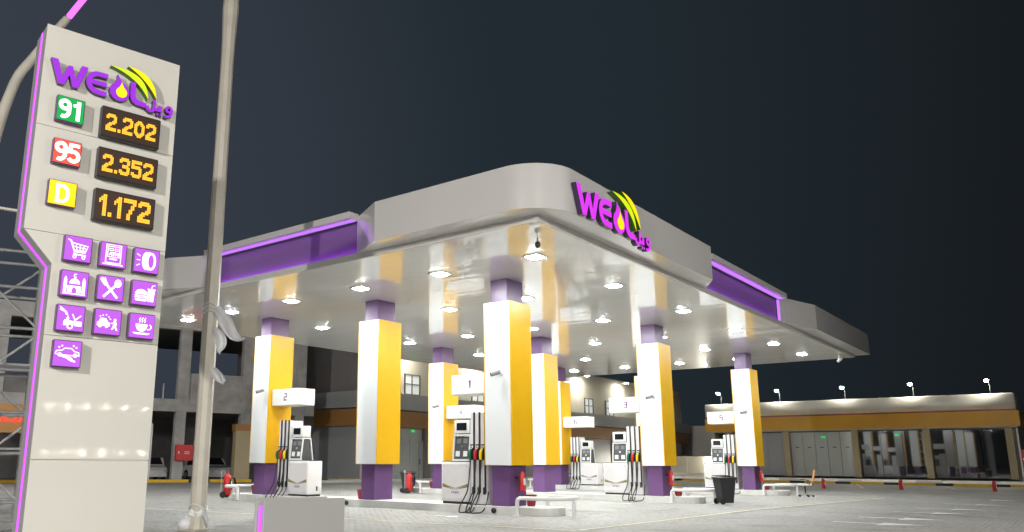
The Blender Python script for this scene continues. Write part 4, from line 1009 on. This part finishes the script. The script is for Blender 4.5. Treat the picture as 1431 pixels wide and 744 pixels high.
# left: raw concrete frame building
ub = thing('unfinished_building', 'raw concrete frame building with open bays left of the pumps', 'building', (12.933, 31.377, 0), R(-22))
def ubx(n, m, *b_): return MB().box(*b_).build(n, m, ub)
colx = [-12.0, -6.6, -1.75, 2.3, 5.9]
for x in colx: ubx('pillar', M_conc, x, x + .62, 0, .6, 0, 4.2); ubx('pillar', M_conc, x, x + .70, .02, .6, 4.95, 9.3)
ubx('beam', M_conc, -12.6, 7.2, -.05, .65, 4.2, 4.95)
ubx('beam', M_conc, -12.6, 7.2, -.02, .6, 9.3, 10.2)
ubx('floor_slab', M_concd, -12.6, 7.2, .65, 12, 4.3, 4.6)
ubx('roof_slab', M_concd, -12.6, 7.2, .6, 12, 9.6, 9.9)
ubx('infill_wall', M_conc, -1.05, 2.3, .12, .5, 4.951, 6.6)
ubx('infill_wall', M_conc, 3.0, 5.9, .12, .5, 4.951, 9.299)
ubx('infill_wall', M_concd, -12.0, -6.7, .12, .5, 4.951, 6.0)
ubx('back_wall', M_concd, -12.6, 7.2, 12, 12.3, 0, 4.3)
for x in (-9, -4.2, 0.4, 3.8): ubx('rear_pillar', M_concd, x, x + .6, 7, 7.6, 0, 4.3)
ubx('rear_window', M_pane, -4, -2.6, 11.9, 11.999, 2.4, 2.7); ubx('rear_window', M_pane, 1.2, 2.4, 11.9, 11.999, 2.4, 2.75); ubx('rear_window', M_pane, .55, .7, 11.9, 11.999, 2.0, 2.9)
o = ubx('corner_pier', M_post, 1.8, 2.75, -.9, -.2, 0, 3.1); ubx('pier_band', M_orange2, 1.72, 2.85, -.95, -.15, 3.1, 3.5)
ubx('drain_pipe', M_frame, -.55, -.4, -.22, -.06, 0, 4.2); ubx('scaffold_pole', M_scaf, -3.2, -3.12, -.5, -.42, 0, 3.4)
MB().tube([(-2.55, .3, 4.95), (-2.55, .3, 5.9)], .05, 6).build('rebar', M_scaf, ub)
t = thing('hose_cabinet', 'red fire hose cabinet on a concrete pillar at the far left', 'hose cabinet', (12.933 - 1.15 * math.cos(R(22)), 31.377 + 1.15 * math.sin(R(22)), 1.25), R(-22))
MB().rbox(-.52, .52, -.32, -.02, 0, .95, .02, 1).build('box', M_red, t); MB().box(.0, .3, -.325, -.319, .5, .54).build('lettering', M_trim, t); MB().box(.0, .3, -.325, -.319, .4, .44).build('lettering', M_trim, t); MB().box(-.38, -.3, -.35, -.319, .4, .55).build('handle', M_silver, t)
def kerbrun(p, q, step, h, name, wd=.25, z=0):
    d = Vector((q[0] - p[0], q[1] - p[1])); ln = d.length; d.normalize(); n = int(ln / step); nn = Vector((-d.y, d.x)) * wd
    root = link(bpy.data.objects.new(name, None)); root['kind'] = 'structure'
    edges = []; u0 = 0.0; k = 0
    while u0 < ln - .3:
        l_ = step * (1.35 if k % 2 == 0 else .65); edges.append((u0, u0 + l_ - .015)); u0 += l_; k += 1
    for k, (ea, eb) in enumerate(edges):
        a = Vector(p) + d * ea; c = Vector(p) + d * eb
        MB().prism([(a.x, a.y), (c.x, c.y), (c.x + nn.x, c.y + nn.y), (a.x + nn.x, a.y + nn.y)], -.05, h).build('kerb_stone', M_kyel if k % 2 == 0 else M_kblk, root)
kerbrun((2, 34.2), (21, 26.5), 1.9, .16, 'striped_kerb')
# cars in the bays
def car(loc, rz, label, m):
    t = thing('parked_car', label, 'car', loc, rz, 'cars parked under the concrete frame')
    prof = [(-2.1, .25), (-2.15, .6), (-2.05, .85), (-1.5, .92), (-1.1, 1.35), (-.6, 1.45), (.6, 1.42), (1.15, .95), (1.9, .82), (2.15, .62), (2.12, .25)]
    MB().prism(prof, -.82, .82, 'xz').build('body', m, t)
    for s in (-1, 1): MB().prism([(-1.35, .96), (-1.05, 1.30), (-.6, 1.38), (.55, 1.36), (.98, .98)], s * .825, s * .80, 'xz').build('side_window', M_screen, t)
    MB().add([(1.14, -.70, .99), (1.14, .70, .99), (.66, .62, 1.405), (.66, -.62, 1.405)], [(0, 1, 2, 3)]).xform(Matrix.Translation((.03, 0, .02))).build('windscreen', M_screen, t)
    MB().add([(-1.47, -.68, .96), (-1.47, .68, .96), (-1.12, .62, 1.33), (-1.12, -.62, 1.33)], [(0, 1, 2, 3)]).xform(Matrix.Translation((-.04, 0, .02))).build('rear_window', M_screen, t)
    for s in (-1, 1):
        MB().box(2.05, 2.17, s * .72 - .12, s * .72 + .12, .55, .70).build('headlight', M_silver, t); MB().box(-2.17, -2.06, s * .72 - .1, s * .72 + .1, .62, .8).build('tail_lamp', M_red, t)
        for x in (-1.3, 1.3):
            q = MB().lathe([(.30, -.1), (.33, -.06), (.33, .06), (.30, .1)], 16); q.xform(Matrix.Translation((x, s * .76, .33)) @ Matrix.Rotation(PI / 2, 4, 'X')); wh = q.build('wheel', M_black, t)
            q = MB().lathe([(.19, -.012), (.19, .012)], 12); q.xform(Matrix.Translation((x, s * .87, .33)) @ Matrix.Rotation(PI / 2, 4, 'X')); q.build('rim', M_silver, wh)
def ubw(x, y): c, s = math.cos(R(-22)), math.sin(R(-22)); return (12.933 + c * x - s * y, 31.377 + s * x + c * y, 0)
car(ubw(-2.5, 4), R(-112), 'silver car parked under the concrete frame behind the red cabinet', M_carw)
car(ubw(1.1, 3.2), R(-100), 'white car partly hidden behind the lamp pole', M_carw)

# right: single storey shops (front at x=52)
sb = thing('shop_building', 'long single storey shop with white roof band and orange fascia at right', 'building', (52, 0, 0))
YA, YB = -7.3, 14.0
def sbx(n, m, *b_): return MB().box(*b_).build(n, m, sb)
MB().prism([(-1.3, YA - .35), (-1.1, YA - .5), (8, YA - .5), (8, YB), (-1.3, YB)], 5.12, 6.24).build('roof_band', M_fasc2, sb) if False else None
M_fasc2 = mat('shop_roof_band', (0.60, 0.58, 0.52), 0.25, spec=0.6, var=0.03, vscale=1)
MB().rbox(-.9, 8, YA - .25, YB, 5.14, 6.24, .10, 2).build('roof_band', M_fasc2, sb, smooth=40)
sbx('dark_trim', M_purple, -.86, 8, YA - .22, YB, 5.02, 5.14)
sbx('orange_fascia', M_orange, -1.0, 8, YA - .35, YB, 3.98, 5.02)
sbx('soffit', M_wall, -.9, 8, YA - .2, YB, 3.9, 3.98)
sbx('back_wall', M_wallgrey, 7.6, 8, YA, YB, 0.3, 3.9)
sbx('end_wall', M_wall, .3, 8, YA - .1, YA + .2, .3, 3.9)
sbx('end_wall', M_wall, .3, 8, YB - .3, YB, .3, 3.9)
posts = [12.3, 7.75, 2.75, -1.98, -6.9]
for y in posts: sbx('post', M_post, -.35, .15, y - .22, y + .22, .36, 3.9)
bays = [(7.97, 12.08, 'b'), (2.97, 7.53, 'd'), (-1.76, 2.53, 'g'), (-6.68, -2.2, 'g')]
for (a, c, kd) in bays:
    if kd == 'b':
        n = 3
        for k in range(n): sbx('shutter_panel', M_shut, .1, .16, a + (c - a) / n * k + .01, a + (c - a) / n * (k + 1) - .01, .42, 3.88)
    elif kd == 'd':
        n = 5
        for k in range(n):
            y0_, y1_ = a + (c - a) / n * k + .012, a + (c - a) / n * (k + 1) - .012
            o = sbx('glazed_door', M_glassd, .1, .15, y0_, y1_, .42, 3.88)
            if k in (1, 3): MB().tube([(.06, y1_ - .08, 1.2), (.06, y1_ - .08, 1.9)], .02, 6).build('handle', M_silver, o)
            MB().box(.085, .099, y0_ + .3, y0_ + .55, 2.6, 2.66).build('sticker', M_dark, o)
    else:
        n = 3
        for k in range(n):
            y0_, y1_ = a + (c - a) / n * k + .015, a + (c - a) / n * (k + 1) - .015
            sbx('shop_pane', M_glass, .1, .14, y0_, y1_, .44, 3.88)
        sbx('mullion', M_frame, .142, .2, a, c, .40, .439)
    sbx('door_track', M_frame, .02, .1, a, c, 3.80, 3.899)
sbx('green_exit_sign', M_exit, .02, .06, 4.9, 5.2, 3.35, 3.48)
sbx('green_exit_sign', M_exit, .02, .06, -.2, .1, 3.45, 3.58)
sbx('side_pipe', M_trim, -.3, -.2, YA - .12, YA - .02, .3, 3.9)
# raised pavement, kerbs, wheel stops in front of the shop
pv = MB(); pv.add([(45.3, -14, .14), (60, -14, .42), (60, 40, .42), (45.3, 40, .14)], [(0, 1, 2, 3)])
tag(pv.build('shop_pavement', M_kerb, fix=False), kind='structure')
kerbrun((45.3, 14), (45.3, -13), 1.5, .15, 'striped_kerb', .25)
for k, (y, s) in enumerate(((6.1, 'leftmost, by the pale doors'), (2.2, 'middle, by the first dark window'), (-2.6, 'rightmost, by the last windows'))):
    t = thing('parking_stop', 'white concrete parking stop behind the striped kerb, %s' % s, 'parking stop', (45.9, y, .15), 0, 'white parking stops')
    MB().prism([(-.12, 0), (.12, 0), (.07, .13), (-.07, .13)], -.75, .75, 'xz').build('block', M_trim, t)
t = thing('hose_cabinet', 'red fire hose cabinet on the right corner of the shop', 'hose cabinet', (51.9, YA - .25, 1.1), 0)
MB().rbox(-.35, .35, -.3, .12, 0, 1.3, .03, 1).build('box', M_red, t); MB().box(-.36, -.35, -.1, .05, .6, .7).build('handle', M_silver, t)
strip([(34, -1), (44.5, 1.5)], .09, .006, M_line, 'bay_line'); strip([(36, -5.2), (44.5, -3.4)], .09, .006, M_line, 'bay_line'); strip([(33, 4), (44.5, 6.2)], .09, .006, M_line, 'bay_line')
# rooftop floodlights
def flood(loc, label, h=.95):
    t = thing('roof_floodlight', label, 'floodlight', loc, 0, 'floodlights on short roof poles')
    MB().tube([(0, 0, 0), (0, 0, h * .8), (-.12, .08, h)], .02, 6).build('pole', M_frame, t)
    T_ = Matrix.Translation((-.3, .12, h + .02)) @ Matrix.Rotation(R(30), 4, 'Y')
    q = MB().lathe([(.08, .07), (.15, .04), (.165, -.03), (.15, -.04)], 14); q.xform(T_); hd = q.build('head', M_dark, t, smooth=40)
    q = MB().lathe([(.14, -.042), (.135, -.07), (.07, -.09)], 14); q.xform(T_); q.build('lamp_face', M_flood, hd, smooth=60)
for (y, s) in ((12.6, 'leftmost over the shop, left of the rightmost column'), (7.86, 'second from left over the shop'), (3.04, 'third from left over the shop'), (-1.54, 'second from right over the shop'), (-6.2, 'rightmost, by the shop corner')):
    flood((51.3, y, 6.2), 'lit floodlight on the shop roof, ' + s)
flood((75.5, 27.6, 9.8), 'lit floodlight on the roof of the two storey block', .9)

# boundary wall and far dark building between the two blocks
t = thing('boundary_wall', 'beige boundary wall behind the pumps with a round wall lamp', 'wall', (70, 14, 0), 0)
MB().box(0, .3, 0, 16, 0, 2.1).build('wall', M_wall, t)
for k in range(6): MB().box(-.06, 0, k * 3.1, k * 3.1 + .35, 0, 2.15).build('pier', M_wall, t)
q = MB().lathe([(.02, -.05), (.22, -.03), (.25, 0), (.22, .05)], 14); q.xform(Matrix.Translation((-.15, 6.4, 1.55)) @ Matrix.Rotation(-PI / 2, 4, 'Y')); q.build('wall_lamp', M_flood, t)
t = thing('far_block', 'dark grey windowless block beyond the boundary wall', 'building', (78, 8, 0), 0)
MB().box(0, 10, 0, 26, 0, 5.6).build('wall', M_farwall, t); MB().box(-.1, 10, -.1, 26, 5.6, 5.75).build('parapet', M_farwall, t)
kerbrun((62, 24), (62, 10), 1.4, .15, 'striped_kerb')
t = thing('speed_hump', 'short yellow hump on the paving right of the column of sign 3', 'speed hump', (31.2, 8.8, 0), R(-38))
MB().prism([(-.2, 0), (.2, 0), (.12, .1), (-.12, .1)], -.55, .55, 'xz').build('ridge', M_kyel, t)

# red Arabic message board at far left
t = thing('message_board', 'orange shop board with glowing red Arabic lettering behind the scaffold', 'sign', (0.3, 30.4, 0), R(-22.6))
MB().box(-3.0, 1.6, 0, .3, 2.55, 3.95).build('board', M_orange2, t)
for x_ in (-2.8, 1.3): MB().box(x_, x_ + .12, .1, .22, 0, 2.55).build('post', M_post, t)
for s_ in ([(-.3, 3.35), (-.28, 3.15), (-.1, 3.1), (.1, 3.12), (.12, 3.3), (.2, 3.4), (.3, 3.3), (.28, 3.14), (.5, 3.12), (.7, 3.12), (.74, 3.45)], [(.85, 3.1), (1.0, 3.12), (1.1, 3.2), (1.05, 3.4), (.95, 3.3), (1.2, 3.1), (1.3, 3.0)], [(-1.2, 3.1), (-.9, 3.1), (-.8, 3.3), (-.6, 3.1), (-.5, 3.4)], [(.1, 3.55), (.25, 3.55)], [(-.9, 3.5), (-.75, 3.5)]):
    MB().stroke(s_, .09, -.03, -.005).build('red_lettering', M_redled, t)

# ------------------------------------------------------------------ street lamps outside the frame that light the forecourt
def street(loc, rz, label, power, tilt=-35):
    t = thing('street_lamp', label, 'lamp post', loc, rz, 'street lamps along the road')
    MB().lathe([(.14, 0), (.08, 9.4)], 8).build('shaft', M_pole, t)
    MB().tube([(0, 0, 9.3), (.6, 0, 9.7), (2.0, 0, 9.75)], .05, 6).build('arm', M_pole, t)
    MB().rbox(1.7, 2.6, -.2, .2, 9.68, 9.82, .03, 1).build('lamp_head', M_dark, t)
    ld = bpy.data.lights.new('lamp_glow', 'AREA'); ld.shape = 'RECTANGLE'; ld.size = .8; ld.size_y = .35; ld.energy = power; ld.color = (1.0, .97, .92)
    lo = link(bpy.data.objects.new('lamp_glow', ld)); lo.parent = t; lo.location = (2.15, 0, 9.25)
    lo.rotation_euler = (0, R(tilt), 0)
street((-20, -24, 0), R(70), 'street lamp behind the viewer, on the right', 2300)
street((-32, -8, 0), R(20), 'street lamp behind the viewer, on the left', 4000)
street((2, -26, 0), R(100), 'street lamp along the road to the right', 1500)
street((-12, 24, 0), R(12), 'added street lamp out of view at left, brightening the unfinished building', 1600, -58)  # extra unseen lamp put in to brighten the unfinished building

for k, n_ in enumerate(('first', 'second', 'third', 'fourth', 'fifth', 'sixth')):
    x = 25.5 + k * 8.6
    t = thing('wall_floodlight', 'floodlight on an arm below the block parapet, %s from the corner nearest the unfinished building' % n_, 'floodlight', (x, 26.3, 9.35), 0, 'floodlights washing the block wall')
    MB().tube([(0, 0, 0), (0, -.9, .12)], .03, 6).build('arm', M_trim, t)
    MB().box(-.2, .2, -1.25, -.85, .08, .16).build('head', M_dark, t); MB().box(-.17, .17, -1.22, -.88, .065, .079).build('lamp_face', M_flood, t)
for k, x in enumerate((-10.7, -9.3, -7.9, -6.4, -4.9, -3.3)):
    t = thing('yard_lamp', 'yard lamp with an added lower head, far behind the viewer, %s from the left' % ORD[k], 'lamp post', (x, -60, 0), 0, 'yard lamps mirrored on the price sign')
    MB().tube([(0, 0, 0), (0, 0, 5.8)], .05, 6).build('post', M_pole, t)
    for z in (5.5, 1.85): MB().box(-.035, .035, .06, .10, z - .11, z + .11).build('lamp_face', M_yard, t)  # posts set where the pylon face mirrors them; lower face added for second row
